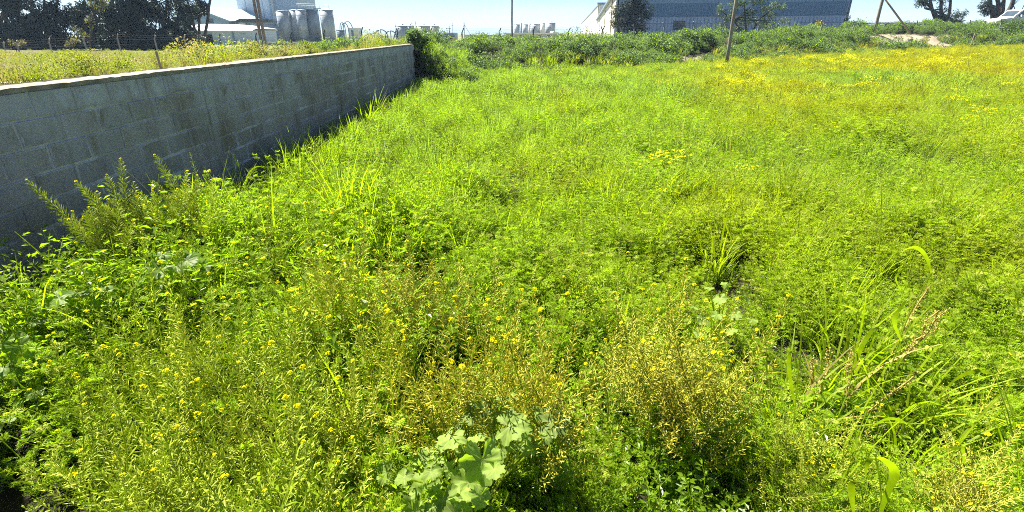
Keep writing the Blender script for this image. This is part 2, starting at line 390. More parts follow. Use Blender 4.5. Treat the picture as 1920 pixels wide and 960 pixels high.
# ------------------------------------------------------------------ block wall
def wall_mats():
    out = []
    for kind in ('block', 'mortar'):
        m, n, l, b, o = newmat('concrete_' + kind)
        g = n.new('ShaderNodeNewGeometry'); pos = g.outputs['Position']
        oi = n.new('ShaderNodeObjectInfo')
        f1 = noise_fac(n, l, 40, 0.3, 0.7, 5, pos, 0.7)
        if kind == 'block':
            base = mixc(n, l, f1, (0.15, 0.13, 0.135), (0.32, 0.29, 0.31))
            mr = n.new('ShaderNodeMapRange'); mr.inputs[3].default_value = 0.80; mr.inputs[4].default_value = 1.16
            l.new(oi.outputs['Random'], mr.inputs[0])
            cc = n.new('ShaderNodeCombineColor')
            for i in range(3): l.new(mr.outputs[0], cc.inputs[i])
            base = mixc(n, l, 1.0, base, cc.outputs[0], 'MULTIPLY')
        else:
            base = mixc(n, l, f1, (0.28, 0.27, 0.30), (0.19, 0.18, 0.20))
        # mortar smeared over the block edges, broken up
        nv = n.new('ShaderNodeTexNoise'); nv.inputs['Scale'].default_value = 7; nv.inputs['Detail'].default_value = 4; l.new(pos, nv.inputs['Vector'])
        sv = n.new('ShaderNodeVectorMath'); sv.operation = 'SCALE'; sv.inputs['Scale'].default_value = 0.035; l.new(nv.outputs['Color'], sv.inputs[0])
        av = n.new('ShaderNodeVectorMath'); av.operation = 'ADD'; l.new(pos, av.inputs[0]); l.new(sv.outputs[0], av.inputs[1])
        off = n.new('ShaderNodeVectorMath'); off.operation = 'ADD'; off.inputs[1].default_value = (0, -0.0175, -0.0175); l.new(av.outputs[0], off.inputs[0])
        sx = n.new('ShaderNodeSeparateXYZ'); l.new(off.outputs[0], sx.inputs[0]); cx_ = n.new('ShaderNodeCombineXYZ'); l.new(sx.outputs[1], cx_.inputs[0]); l.new(sx.outputs[2], cx_.inputs[1])
        bk = n.new('ShaderNodeTexBrick'); l.new(cx_.outputs[0], bk.inputs['Vector']); bk.inputs['Scale'].default_value = 1.0
        bk.inputs['Mortar Size'].default_value = 0.021; bk.inputs['Mortar Smooth'].default_value = 0.5; bk.inputs['Brick Width'].default_value = 0.4; bk.inputs['Row Height'].default_value = 0.2
        sm = n.new('ShaderNodeMath'); sm.operation = 'MULTIPLY'; l.new(bk.outputs['Fac'], sm.inputs[0]); l.new(noise_fac(n, l, 2.6, 0.38, 0.62, 5, pos), sm.inputs[1])
        base = mixc(n, l, sm.outputs[0], base, (0.46, 0.45, 0.52))
        brn = noise_fac(n, l, 2.1, 0.5, 0.72, 5, pos)
        bm_ = n.new('ShaderNodeMath'); bm_.operation = 'MULTIPLY'; bm_.inputs[1].default_value = 0.85; l.new(brn, bm_.inputs[0])
        base = mixc(n, l, bm_.outputs[0], base, (0.17, 0.135, 0.105))
        # cement wash and lime bloom, heavier towards the top, smeared downward
        mpg = n.new('ShaderNodeMapping'); mpg.inputs['Scale'].default_value = (1, 1.6, 0.8); l.new(pos, mpg.inputs[0])
        big = noise_fac(n, l, 1.5, 0.42, 0.60, 7, mpg.outputs[0], 0.68)
        sp = n.new('ShaderNodeSeparateXYZ'); l.new(pos, sp.inputs[0])
        hz = n.new('ShaderNodeMapRange'); hz.inputs[1].default_value = 0.7; hz.inputs[2].default_value = 1.4; hz.inputs[3].default_value = 0.25; hz.inputs[4].default_value = 0.95
        l.new(sp.outputs['Z'], hz.inputs[0])
        mm = n.new('ShaderNodeMath'); mm.operation = 'MULTIPLY'; l.new(big, mm.inputs[0]); l.new(hz.outputs[0], mm.inputs[1])
        top = n.new('ShaderNodeMapRange'); top.inputs[1].default_value = 1.36; top.inputs[2].default_value = 1.46; top.inputs[4].default_value = 0.75
        l.new(sp.outputs['Z'], top.inputs[0])
        mxn = n.new('ShaderNodeMath'); mxn.operation = 'MAXIMUM'; l.new(mm.outputs[0], mxn.inputs[0]); l.new(top.outputs[0], mxn.inputs[1])
        wash = mixc(n, l, noise_fac(n, l, 3, 0.35, 0.65, 7, mpg.outputs[0], .7), (0.52, 0.54, 0.68), (0.31, 0.295, 0.34))
        c = mixc(n, l, mxn.outputs[0], base, wash)
        # dark vertical runs
        mpv = n.new('ShaderNodeMapping'); mpv.inputs['Scale'].default_value = (1, 7.0, 0.35); l.new(pos, mpv.inputs[0])
        runs = noise_fac(n, l, 1.6, 0.58, 0.74, 4, mpv.outputs[0])
        rm = n.new('ShaderNodeMath'); rm.operation = 'MULTIPLY'; rm.inputs[1].default_value = 0.55; l.new(runs, rm.inputs[0])
        c = mixc(n, l, rm.outputs[0], c, (0.13, 0.12, 0.11))
        l.new(c, b.inputs['Base Color']); b.inputs['Roughness'].default_value = 0.9; b.inputs['Specular IOR Level'].default_value = 0.2
        t = n.new('ShaderNodeTexNoise'); t.inputs['Scale'].default_value = 60; t.inputs['Detail'].default_value = 6; l.new(pos, t.inputs['Vector'])
        bp = n.new('ShaderNodeBump'); bp.inputs['Strength'].default_value = 0.7; bp.inputs['Distance'].default_value = 0.008
        l.new(t.outputs[0], bp.inputs['Height']); l.new(bp.outputs[0], b.inputs['Normal'])
        out.append(m)
    return out
mblock, mmortar = wall_mats()
wall = empty('block_wall', (WX - 0.1, 8, 0), 'long grey concrete block retaining wall with lime stains running along the field', 'wall')
wb = MB(); wb.box(WX - 0.19, WX - 0.008, -2.0, WEND - 0.01, -0.3, WTOP - 0.004)
part('mortar', wb, mmortar, wall)
BL, BH = 0.40, 0.2
def block_mesh(k):
    rr = random.Random(k)
    L, Hh, T = BL - rr.uniform(0.012, 0.020), BH - rr.uniform(0.011, 0.018), 0.2
    j = lambda a: rr.uniform(-a, a)
    ch = 0.006
    b = MB()
    x1 = 0.0 + j(0.004)
    o = [(x1 - ch, -L/2, -Hh/2), (x1 - ch, L/2, -Hh/2), (x1 - ch, L/2, Hh/2), (x1 - ch, -L/2, Hh/2)]
    i_ = [(x1 + j(.002), -L/2 + ch + j(.003), -Hh/2 + ch + j(.003)), (x1 + j(.002), L/2 - ch + j(.003), -Hh/2 + ch + j(.003)),
          (x1 + j(.002), L/2 - ch + j(.003), Hh/2 - ch + j(.003)), (x1 + j(.002), -L/2 + ch + j(.003), Hh/2 - ch + j(.003))]
    bk = [(-T, q[1], q[2]) for q in o]
    b.add(o + i_ + bk, [(4,5,6,7), (0,1,5,4), (1,2,6,5), (2,3,7,6), (3,0,4,7), (8,9,1,0), (9,10,2,1), (10,11,3,2), (11,8,0,3), (11,10,9,8)])
    return b.mesh('block', [mblock])
bms = [block_mesh(k) for k in range(10)]
cells = []
for r in range(8):
    off = BL / 2 if r % 2 else 0.0
    y = -2.0 + off - BL / 2
    while y < WEND - BL * 0.4:
        cells.append((r, y + BL / 2)); y += BL
def vis(c):
    px, py = proj(WX, c[1], c[0] * BH + 0.1)
    return px > -40 and c[1] > 0.5 and c[0] >= 2
shown = sorted([c for c in cells if vis(c)], key=lambda c: c[1])[:296]
rest = [c for c in cells if c not in set(shown)]
for r, yc in shown:
    o = link('block', bms[random.randrange(10)], wall)
    o.location = Vector((WX + U(-0.002, 0.002), yc, r * BH + BH / 2 + 0.003)) - wall.location
rb = MB()
for r, yc in rest:
    q = bms[random.randrange(10)]
    tmp = MB(); tmp.v = [tuple(v.co) for v in q.vertices]; tmp.f = [tuple(p.vertices) for p in q.polygons]; tmp.m = [0] * len(tmp.f)
    rb.join(tmp, Matrix.Translation((WX, min(yc, WEND - BL/2), r * BH + BH / 2 + 0.003)))
o = part('hidden_blocks', rb, mblock, wall); o['kind'] = 'stuff'; o.name = 'remaining_blocks'
# uneven cement capping
cb = MB(); n_ = 420
for i in range(n_ + 1):
    y = -2.0 + (WEND + 2.01) * i / n_
    e = 0.005 * mnoise.noise(Vector((y * 3.2, 0, 0))); h = 0.022 + 0.004 * mnoise.noise(Vector((y * 1.7, 5, 0))) + 0.010 * mnoise.noise(Vector((y * 11, 5, 3)))
    cb.v += [(WX + 0.012 + e, y, WTOP - 0.012 + e), (WX + 0.006 + e, y, WTOP + h), (WX - 0.19 - e, y, WTOP + h + 0.006), (WX - 0.22, y, WTOP - 0.05)]
for i in range(n_):
    a = 4 * i
    for k in range(3): cb.f.append((a + k, a + 4 + k, a + 5 + k, a + 1 + k)); cb.m.append(0)
a = 4 * n_
cb.f.append((a, a+1, a+2, a+3)); cb.m.append(0)
part('coping', cb, plain('cement_capping', (0.32, 0.275, 0.21), (0.15, 0.125, 0.09), 5, 0.9, bump=0.6), wall)

tall = empty('gable_wall', (WX - 0.25, 1.5, 0), 'tall rendered end of the wall beside the viewer, left of the field', 'wall')
tb = MB(); tb.box(WX - 0.5, WX - 0.005, -5.0, 3.05, -0.3, 3.4); part('wall_body', tb, plain('cement_render', (0.40, 0.39, 0.36), (0.28, 0.27, 0.25), 1.2, .9, bump=.4), tall)
tb = MB(); tb.box(WX - 0.56, WX + 0.04, -5.05, 3.10, 3.402, 3.5); part('coping', tb, plain('cement_cap', (0.38, 0.36, 0.32), rough=.9), tall)
# ================================================================== VEGETATION MESHES
def v3(*a): return Vector(a)
def stem_path(base, lean, h, n=6, curve=0.25, wob=0.02):
    pts = []
    for i in range(n + 1):
        t = i / n
        pts.append(base + v3(lean.x * (t + curve * t * t), lean.y * (t + curve * t * t), 1.0 * h * (t - 0.08 * t * t)) + v3(U(-wob, wob), U(-wob, wob), 0) * t)
    return pts
def at(pts, t):
    t = min(max(t, 0), 0.9999) * (len(pts) - 1); i = int(t); return pts[i].lerp(pts[i + 1], t - i), (pts[i + 1] - pts[i]).normalized()

def feathery(h=0.45, stems=7, spread=0.13, fr=9, lp=6, sz=1.0, pale=0.2, wr=0.17):
    b = MB()
    for s in range(stems):
        a = U(0, 6.283); r = spread * U(0, 0.6)
        base = v3(math.cos(a) * r, math.sin(a) * r, 0)
        le = v3(math.cos(a), math.sin(a), 0) * spread * U(0.5, 1.4)
        hh = h * U(0.65, 1.1); pts = stem_path(base, le, hh, 5)
        b.tube(pts, [0.003, 0.003, 0.0026, 0.0022, 0.0018, 0.001], 3, 2, cap=False)
        for k in range(fr):
            t = 0.25 + 0.75 * (k + U(-.3, .3)) / fr
            p, d = at(pts, t); az = k * 2.4 + U(-.4, .4)
            out = v3(math.cos(az), math.sin(az), U(0.25, 0.9)).normalized()
            FL = 0.085 * sz * U(0.7, 1.2) * (1.1 - 0.5 * t)
            side = out.cross(v3(0, 0, 1)).normalized(); up = side.cross(out)
            mt = 1 if random.random() < pale else 0
            for q in range(lp):
                u = 0.25 + 0.75 * q / lp
                c = p + out * (FL * u) - v3(0, 0, 0.25 * FL * u * u)
                pl = FL * 0.42 * (1.15 - 0.7 * abs(u - 0.45))
                for sg in (-1, 1):
                    pd = (side * sg + out * 0.7 + up * U(-0.2, 0.5)).normalized()
                    b.leaf(c, pd, up + rv() * 0.4, pl, pl * wr, mt)
                    for s2, tt in ((1, .3), (-1, .45), (1, .6)):
                        b.leaf(c + pd * pl * tt, (pd + out * s2 * U(.8, 1.3) + up * U(-.5, .6)).normalized(), up + rv() * 0.7, pl * 0.5, pl * wr, mt)
            b.leaf(p + out * FL * 0.9 - v3(0, 0, 0.2 * FL), out, up, FL * 0.3, FL * 0.1, mt)
    return b

def grassy(h=0.5, blades=34, spread=0.1, w=0.008, segs=4, bend=0.55, dry=0.06):
    b = MB()
    for s in range(blades):
        a = U(0, 6.283); r = spread * math.sqrt(U(0, 1))
        base = v3(math.cos(a) * r, math.sin(a) * r, 0); a2 = a + U(-1.2, 1.2)
        out = v3(math.cos(a2), math.sin(a2), 0); L = h * U(0.55, 1.15); bd = bend * U(0.3, 1.5)
        pts, ws = [], []
        th = U(0.05, 0.3); p = base.copy()
        for i in range(segs + 1):
            t = i / segs
            pts.append(p.copy()); ws.append(w * U(0.9, 1.1) * (1 - t ** 2.2) + 0.0006)
            ang = th + bd * t * 1.6
            p = p + (out * math.sin(ang) + v3(0, 0, math.cos(ang))) * (L / segs)
        b.ribbon(pts, ws, out.cross(v3(0, 0, 1)) + rv() * 0.35, 1 if random.random() < dry else 0)
    return b

def floret_cluster(b, p, d, r, m, n=9):
    for i in range(n):
        q = (d + rv() * 0.9).normalized(); c = p + q * r * U(0.5, 1)
        a = q.cross(rv()).normalized(); e = q.cross(a)
        for k in range(4):
            t = k * 1.571; pd = (a * math.cos(t) + e * math.sin(t) + q * 0.35)
            b.leaf(c, pd, q, r * 0.55, r * 0.5, m, 0.1)

BEND = [0.16]
def raceme(b_stem, b_pod, heads, p0, d0, L, podL=0.028, step=0.008, bendto=v3(0, 0, 1), pm=0, podW=0.0042, bare=0.12):
    n = 7; pts = []; p = p0.copy(); d = d0.normalized()
    for i in range(n + 1):
        pts.append(p.copy()); p = p + d * (L / n); d = (d + bendto * BEND[0] + rv() * 0.07).normalized()
    b_stem.tube(pts, [0.0024 - 0.0016 * i / n for i in range(n + 1)], 3, 0, cap=False)
    k = 0; s = L * bare
    while s < L * 0.97:
        q, dd = at(pts, s / L); az = k * 2.4 + U(-.3, .3)
        a = dd.cross(v3(0.31, 0.2, 0.93)); a = a.normalized() if a.length > .05 else v3(1, 0, 0); e = dd.cross(a)
        o = (a * math.cos(az) + e * math.sin(az))
        t = s / L
        pl = podL * (1.15 - 0.75 * t ** 3) * U(0.75, 1.15)
        b_pod.pod(q, dd * U(0.45, 0.9) + o * U(0.6, 1.0), pl, podW, pm)
        s += step * U(0.7, 1.3); k += 1
    heads.append((pts[-1], (pts[-1] - pts[-2]).normalized()))

def mustard(h=0.85, lean=(0, 0), branches=8, podL=0.028, leaves=16, leafsize=0.09, one=True, gold=False, step=0.010, spread=1.0, podW=0.0042):
    st, pd, lf = MB(), MB(), MB(); heads = []
    L = v3(lean[0], lean[1], 0)
    main = stem_path(v3(0, 0, 0), L, h * 0.62, 6, wob=0.03)
    st.tube(main, [0.0055, 0.005, 0.0045, 0.004, 0.0035, 0.003, 0.0026], 5, 0, cap=False)
    p, d = main[-1], (main[-1] - main[-2]).normalized()
    raceme(st, pd, heads, p, d, h * 0.45, podL, step, podW=podW)
    for k in range(branches):
        t = 0.3 + 0.68 * (k + 0.5) / branches
        p, d = at(main, t); az = k * 2.4 + U(-.4, .4)
        out = v3(math.cos(az) * spread, math.sin(az) * spread, U(0.7, 1.3))
        raceme(st, pd, heads, p, out + L * 0.5, h * U(0.30, 0.52) * (1.15 - 0.45 * t), podL * U(.85, 1.1), step, pm=0, podW=podW)
    for k in range(leaves):
        t = 0.05 + 0.75 * k / leaves
        p, d = at(main, t); az = k * 2.4 + U(-.5, .5)
        out = v3(math.cos(az), math.sin(az), U(0.1, 0.8)).normalized()
        S = leafsize * (1.25 - t) * U(0.7, 1.2)
        # narrow toothed leaf: rib of leaflets
        side = out.cross(v3(0, 0, 1)).normalized(); up = side.cross(out)
        c = p
        lf.leaf(p + out * S * 0.15, out, up, S, S * 0.30, 0, 0.25, 0.25)
        for q in (0.35, 0.6):
            for sg in (-1, 1):
                lf.leaf(p + out * S * q - v3(0, 0, S * 0.06), (side * sg + out * 0.6).normalized(), up, S * 0.33, S * 0.16, 0)
    return st, pd, lf, heads

def head_mesh(r=0.013, n=9):
    b = MB(); floret_cluster(b, v3(0, 0, 0), v3(0, 0, 1), r, 0, n)
    for i in range(6):
        q = (v3(0, 0, 1) + rv() * 0.6).normalized(); b.pod(v3(0, 0, -0.004), q, r * 0.9, r * 0.25, 1)
    return b

def mustard_joined(**k):
    fl = k.pop('flow', 0.3)
    st, pd, lf, heads = mustard(**k); b = MB()
    b.join(st, m=0); b.join(pd, m=1); b.join(lf, m=2)
    for p, d in heads:
        if random.random() < fl: floret_cluster(b, p, d, U(0.007, 0.011), 3, 7)
    return b

def leafy(h=0.4, stems=8, spread=0.14, per=16, S=0.035, wr=0.5):
    """bushy weed with small broad leaves"""
    b = MB()
    for s in range(stems):
        a = U(0, 6.283); base = v3(math.cos(a), math.sin(a), 0) * spread * 0.4 * U(0, 1)
        pts = stem_path(base, v3(math.cos(a), math.sin(a), 0) * spread * U(0.4, 1.4), h * U(0.6, 1.1), 5)
        b.tube(pts, [0.0035, 0.003, 0.003, 0.0025, 0.002, 0.001], 3, 1, cap=False)
        for k in range(per):
            t = 0.12 + 0.88 * k / per
            p, d = at(pts, t); az = k * 2.4 + U(-.5, .5)
            out = v3(math.cos(az), math.sin(az), U(-0.1, 0.8)).normalized()
            ss = S * U(0.6, 1.3) * (1.2 - 0.5 * t)
            b.leaf(p + out * ss * 0.3, out, v3(0, 0, 1) + rv() * 0.4, ss, ss * wr, 0, 0.2, 0.2)
            if k % 2: b.leaf(p + out * ss * 0.2, (out + rv() * 0.8).normalized(), v3(0, 0, 1) + rv() * 0.5, ss * 0.6, ss * wr * 0.6, 0)
    return b

def daisies(n=44, r=0.28, h=0.44, pr=0.019):
    b = MB()
    for i in range(n):
        a = U(0, 6.283); q = r * math.sqrt(U(0, 1)); p = v3(math.cos(a) * q, math.sin(a) * q, h * U(0.85, 1.1))
        b.tube([v3(p.x * 0.7, p.y * 0.7, 0), p], [0.002, 0.0015], 3, 1, cap=False)
        nrm = (v3(0, 0, 1) + rv() * 0.5).normalized(); e1 = nrm.cross(rv()).normalized(); e2 = nrm.cross(e1)
        for k in range(7):
            t = k * 0.898; b.leaf(p, e1 * math.cos(t) + e2 * math.sin(t) + nrm * 0.2, nrm, pr, pr * 0.65, 0, 0.05)
    return b

def clump(h=0.4, r=0.22, n=150, S=0.045, wr=0.45, upb=0.5, stalks=0):
    """broad distant clump: leaves through a domed volume"""
    b = MB()
    for i in range(n):
        a = U(0, 6.283); q = r * math.sqrt(U(0, 1)); zt = h * (1 - 0.6 * (q / r) ** 2) * (0.35 + 0.65 * math.sqrt(U(0, 1)))
        p = v3(math.cos(a) * q, math.sin(a) * q, zt)
        d = v3(math.cos(a) * 0.6, math.sin(a) * 0.6, upb) + rv() * 0.8
        s = S * U(0.6, 1.3)
        b.leaf(p, d, v3(0, 0, 1) + rv() * 0.6, s, s * wr, 1 if random.random() < 0.15 else 0, 0.15, 0.1)
    return b

# ------------------------------------------------------------------ scatter by instancing on points (stuff)
def scatter(name, variants, pts, label, cat):
    """variants: list of meshes; pts: list of (x,y,z,rotz,scale,tilt)"""
    coll = bpy.data.collections.new(name + '_forms')
    for i, me in enumerate(variants):
        coll.objects.link(bpy.data.objects.new('%s_form_%02d' % (name, i), me))
    me = bpy.data.meshes.new(name); me.from_pydata([p[:3] for p in pts], [], [])
    n = len(pts)
    a = me.attributes.new('rot', 'FLOAT_VECTOR', 'POINT')
    a.data.foreach_set('vector', [c for p in pts for c in (U(-1, 1) * p[5], U(-1, 1) * p[5], p[3])])
    a = me.attributes.new('scl', 'FLOAT', 'POINT'); a.data.foreach_set('value', [p[4] for p in pts])
    a = me.attributes.new('idx', 'INT', 'POINT'); a.data.foreach_set('value', [random.randrange(len(variants)) for _ in pts])
    o = link(name, me)
    ng = bpy.data.node_groups.new(name + '_scatter', 'GeometryNodeTree')
    ng.interface.new_socket('Geometry', in_out='INPUT', socket_type='NodeSocketGeometry')
    ng.interface.new_socket('Geometry', in_out='OUTPUT', socket_type='NodeSocketGeometry')
    gi, go = ng.nodes.new('NodeGroupInput'), ng.nodes.new('NodeGroupOutput')
    iop = ng.nodes.new('GeometryNodeInstanceOnPoints')
    ci = ng.nodes.new('GeometryNodeCollectionInfo'); ci.inputs['Collection'].default_value = coll
    ci.inputs['Separate Children'].default_value = True; ci.inputs['Reset Children'].default_value = True
    def named(nm, ty):
        q = ng.nodes.new('GeometryNodeInputNamedAttribute'); q.data_type = ty; q.inputs['Name'].default_value = nm
        return [s for s in q.outputs if s.name == 'Attribute' and s.enabled][0]
    L = ng.links
    L.new(gi.outputs[0], iop.inputs['Points']); L.new(ci.outputs[0], iop.inputs['Instance'])
    iop.inputs['Pick Instance'].default_value = True
    L.new(named('idx', 'INT'), iop.inputs['Instance Index'])
    L.new(named('rot', 'FLOAT_VECTOR'), iop.inputs['Rotation'])
    L.new(named('scl', 'FLOAT'), iop.inputs['Scale'])
    L.new(iop.outputs[0], go.inputs[0])
    md = o.modifiers.new('scatter', 'NODES'); md.node_group = ng
    tag(o, label, cat, kind='stuff')
    return o

# ------------------------------------------------------------------ where what grows
def gauss(px, py, L):
    s = 0
    for cx, cy_, rx, ry in L: s = max(s, math.exp(-near_patch(px, py, cx, cy_, rx, ry)))
    return s
GOLD = [(790, 520, 110, 70), (610, 560, 110, 80), (960, 590, 80, 60), (1190, 610, 110, 70), (1320, 670, 100, 60), (1860, 830, 110, 90), (880, 740, 120, 60), (460, 560, 130, 70)]
PODG = [(620, 640, 280, 170), (330, 760, 260, 170), (260, 930, 200, 80), (500, 880, 180, 110), (1180, 700, 200, 90), (180, 640, 110, 70)]
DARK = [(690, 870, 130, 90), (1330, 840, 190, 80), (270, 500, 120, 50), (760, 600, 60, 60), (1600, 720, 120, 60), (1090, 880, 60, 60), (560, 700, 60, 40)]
GRAS = [(700, 300, 330, 110), (1000, 220, 500, 90), (1500, 330, 500, 90)]
HOLE = [(725, 850, 100, 60), (1345, 845, 130, 50), (250, 490, 70, 30), (90, 705, 60, 50), (1395, 440, 45, 50), (150, 900, 60, 50), (480, 520, 60, 25), (470, 330, 60, 30), (1700, 760, 80, 50), (1600, 690, 60, 40), (1420, 620, 50, 60), (420, 860, 60, 40), (800, 480, 40, 40), (560, 250, 30, 20), (940, 330, 50, 20), (1520, 560, 60, 40), (760, 700, 50, 60), (1240, 780, 80, 40), (640, 850, 90, 60), (1340, 850, 110, 50)]
def bare_corner(px, py):
    # bare dark earth in the corner below the leafy plants
    return px < 150 and py > 700 and (px < 20 + (py - 700) * 0.55)
BARE_W = {}
def bare_xy(x, y):
    px, py = proj(x, y, 0.0)
    return py > 690 and px < 20 + (py - 690) * 0.62

pts = {k: [] for k in ('feather_n', 'feather_m', 'feather_f', 'fine_m', 'grass_n', 'grass_m', 'grass_f', 'must_n', 'must_m', 'gold_n', 'gold_m', 'leafy_n', 'leafy_m', 'daisy', 'bank', 'terrace', 'terr_grass', 'bank_grass')}
def put(k, x, y, s, tilt=0.12): pts[k].append((x, y, H(x, y) - 0.01, U(0, 6.283), s, tilt))
def hmod(x, y):
    return (0.98 + 0.62 * nz(x, y, 1.0, 21) + 0.30 * nz(x, y, 2.4, 22)) * (1 + 0.45 * (1 - sst(-1.5, 0.6, x)) * (1 - sst(4.5, 7, y)))

def jitter_grid(x0, x1, y0, y1, step):
    yy = y0
    while yy < y1:
        xx = x0
        while xx < x1:
            yield xx + U(-.5, .5) * step, yy + U(-.5, .5) * step
            xx += step
        yy += step
def inview(x, y, m=60):
    if y < 0.3: return False
    px, py = proj(x, y, 0.4)
    return -m < px < 1920 + m and py < 1130
# near
for x, y in jitter_grid(-6, 7.5, 0.9, 6.2, 0.125):
    if x < WX + 0.25 or not inview(x, y, 160): continue
    if bare_xy(x, y):
        if random.random() < 0.6: put('leafy_n', x, y, U(.25, .5))
        continue
    px, py = proj(x, y, 0.4)
    hm = hmod(x, y); hole = max(gauss(px, py - 25, HOLE), sst(0.20, 0.42, nz(x, y, 1.25, 91)) * (1 - .6 * sst(0.5, 3, x))); ma = near_patch(px, py, 890, 890, 200, 130)
    if ma < 1: hm = min(hm * .8, .95)
    sc = hm * (1 - 0.6 * hole)
    if random.random() < 0.95 * hole:
        if random.random() < .5: put('leafy_n', x, y, U(.25, .55))
        continue
    g, pg, dk, gr = gauss(px, py, GOLD), gauss(px, py, PODG), gauss(px, py, DARK), gauss(px, py, GRAS)
    r = random.random() if ma > 1 else random.uniform(.4, 1)
    if x < WX + 0.6 and r < 0.75: continue
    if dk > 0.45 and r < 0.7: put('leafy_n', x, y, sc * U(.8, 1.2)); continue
    if r < 0.16 * g: put('gold_n', x, y, sc * U(.75, 1.0)); continue
    if r < 0.16 * g + 0.15 * pg: put('must_n', x, y, min(1.3, sc * U(.75, 1.0))); continue
    if random.random() < 0.28 * pg: put('leafy_n', x, y, sc * U(.8, 1.1)); continue
    if random.random() < 0.07 + 0.3 * gr: put('grass_n', x, y, sc * U(.7, 1.1)); continue
    if pg > 0.5 and random.random() < 0.45: continue
    if random.random() < .3: put('fine_m', x, y, sc * U(.8, 1.15)); continue
    put('feather_n', x, y, sc * U(.75, 1.15))
# middle
for x, y in jitter_grid(-5, 16, 6.0, 14.5, 0.19):
    if x < WX + 0.3 or not inview(x, y): continue
    px, py = proj(x, y, 0.4); hole = max(gauss(px, py, HOLE), .7 * sst(0.34, 0.55, nz(x, y, .9, 92))); hm = hmod(x, y) * (1 - 0.55 * hole)
    if random.random() < .6 * hole: continue
    gr = max(gauss(px, py, GRAS), sst(-0.1, 0.35, nz(x, y, 0.35, 31)))
    r = random.random()
    if r < 0.03 + 0.1 * sst(0.15, 0.45, nz(x, y, 0.5, 33)): put('gold_m', x, y, hm * U(.6, .85)); continue
    if random.random() < 0.08 + 0.34 * gr: put('grass_m', x, y, hm * U(.75, 1.1))
    elif r < .5: put('feather_m', x, y, hm * U(.8, 1.15))
    else: put('fine_m', x, y, hm * U(.85, 1.2))
# far
for x, y in jitter_grid(-4, 60, 14.3, 62, 0.27):
    if x < WX + 0.3 or y > toe(x) + 0.8 or not inview(x, y): continue
    hm = hmod(x, y); r = random.random()
    if random.random() < 0.30 + 0.5 * nz(x, y, 0.3, 41): put('grass_f', x, y, hm * U(.8, 1.15))
    else: put('feather_f', x, y, hm * U(.8, 1.15))
# wall foot: a few taller blades
for i in range(90):
    y = U(4.5, WEND - 1.2); x = WX + U(0.35, 1.1)
    put('grass_n' if y < 9 else 'grass_m', x, y, U(0.9, 1.35), 0.2)
YEL = [(1400, 150, 42, 4), (1630, 159, 32, 3.5), (1565, 119, 34, 3), (1765, 125, 28, 4), (1352, 128, 14, 2.5), (1540, 160, 26, 3), (1430, 122, 28, 3), (1265, 285, 14, 5), (1900, 235, 26, 6), (1880, 265, 30, 4),
       (1320, 345, 14, 4), (1060, 125, 20, 3), (720, 345, 12, 4), (1660, 130, 150, 20), (1830, 200, 90, 40)]
YW = [1, 1, .8, .8, 1, .4, .5, .14, .5, .4, .3, .4, .4, .05, .05]
for x, y in jitter_grid(-3, 60, 5, 60, 0.28):
    if x < WX + 0.5 or y > toe(x) or not inview(x, y, 10): continue
    px, py = proj(x, y, 0.45)
    w = max(math.exp(-near_patch(px, py, *q)) * k for q, k in zip(YEL, YW))
    if random.random() < w * 0.9 + (0.006 if x > 2 else 0.001): put('daisy', x, y, U(.7, 1.1) * max(0.9, hmod(x, y)))
# bank
bank_pts = 0
for x, y in jitter_grid(-9, 62, 20, 72, 0.42):
    if x < WX - 0.3 and y < WEND + 0.5: continue
    s = y - toe(x)
    if x < WX: s = y - WEND - 0.3
    if s < (0.2 if x > WX + 2.2 else -6 if y > WEND + 0.1 else 0.2) or s > 15 or not inview(x, y): continue
    z = H(x, y)
    if sandy(x, y, z) > 0.35 and random.random() < 0.93: continue
    if x > 0.1 * y and s > 11: continue
    bs = (0.72 + 1.0 * nz(x, y, 0.5, 50)) * (0.62 if x < WX + 1 else 0.85 if x < 6 else 1)
    if bs < 0.36 and random.random() < .6: continue
    put('bank', x, y, U(.7, 1.2) * max(0.3, bs), 0.15)
    if s < 3 and x > WX + 3.2 and random.random() < .5: put('bank_grass', x, y, U(.8, 1.2))
# terrace behind the wall
for x, y in jitter_grid(-48, WX - 0.3, 3, 46, 0.33):
    if y > WEND + 2 and x > -5.5 and y < 30: continue
    if not inview(x, y): continue
    z = H(x, y); sd = sandy(x, y, z)
    dw = (WX - 0.2) - x
    if y < WEND:
        dens = sst(0.35, 1.2, dw) if y > 8.5 else sst(1.2, 3.0, dw + 0.8 * nz(x, y, .8, 70)) * (0.95 - 0.75 * sst(0.4, 0.8, sd))
        if y > 11: dens = max(dens, 0.85 * sst(0.1, 0.3, dw))
        if y > 17.3: dens *= 0.4
    else: dens = 0.8
    dens *= 0.08 + 0.92 * sst(-0.15, 0.2, nz(x, y, 0.55, 80))
    if random.random() > dens: continue
    r = random.random()
    near = 1 - sst(1.0, 2.5, dw)
    big = 0.75 + (0.55 * near if 6.5 < y < 11 or y > 12.8 else 0) + 0.5 * sst(3, 8, dw) + 1.3 * nz(x, y, 0.6, 61)
    big = max(.35, big)
    if dw < 3 and 11.2 < y < 12.5: continue
    if r < 0.72: put('terrace', x, y, U(.3, .75) * big)
    else: put('terr_grass', x, y, U(.25, .55) * big)

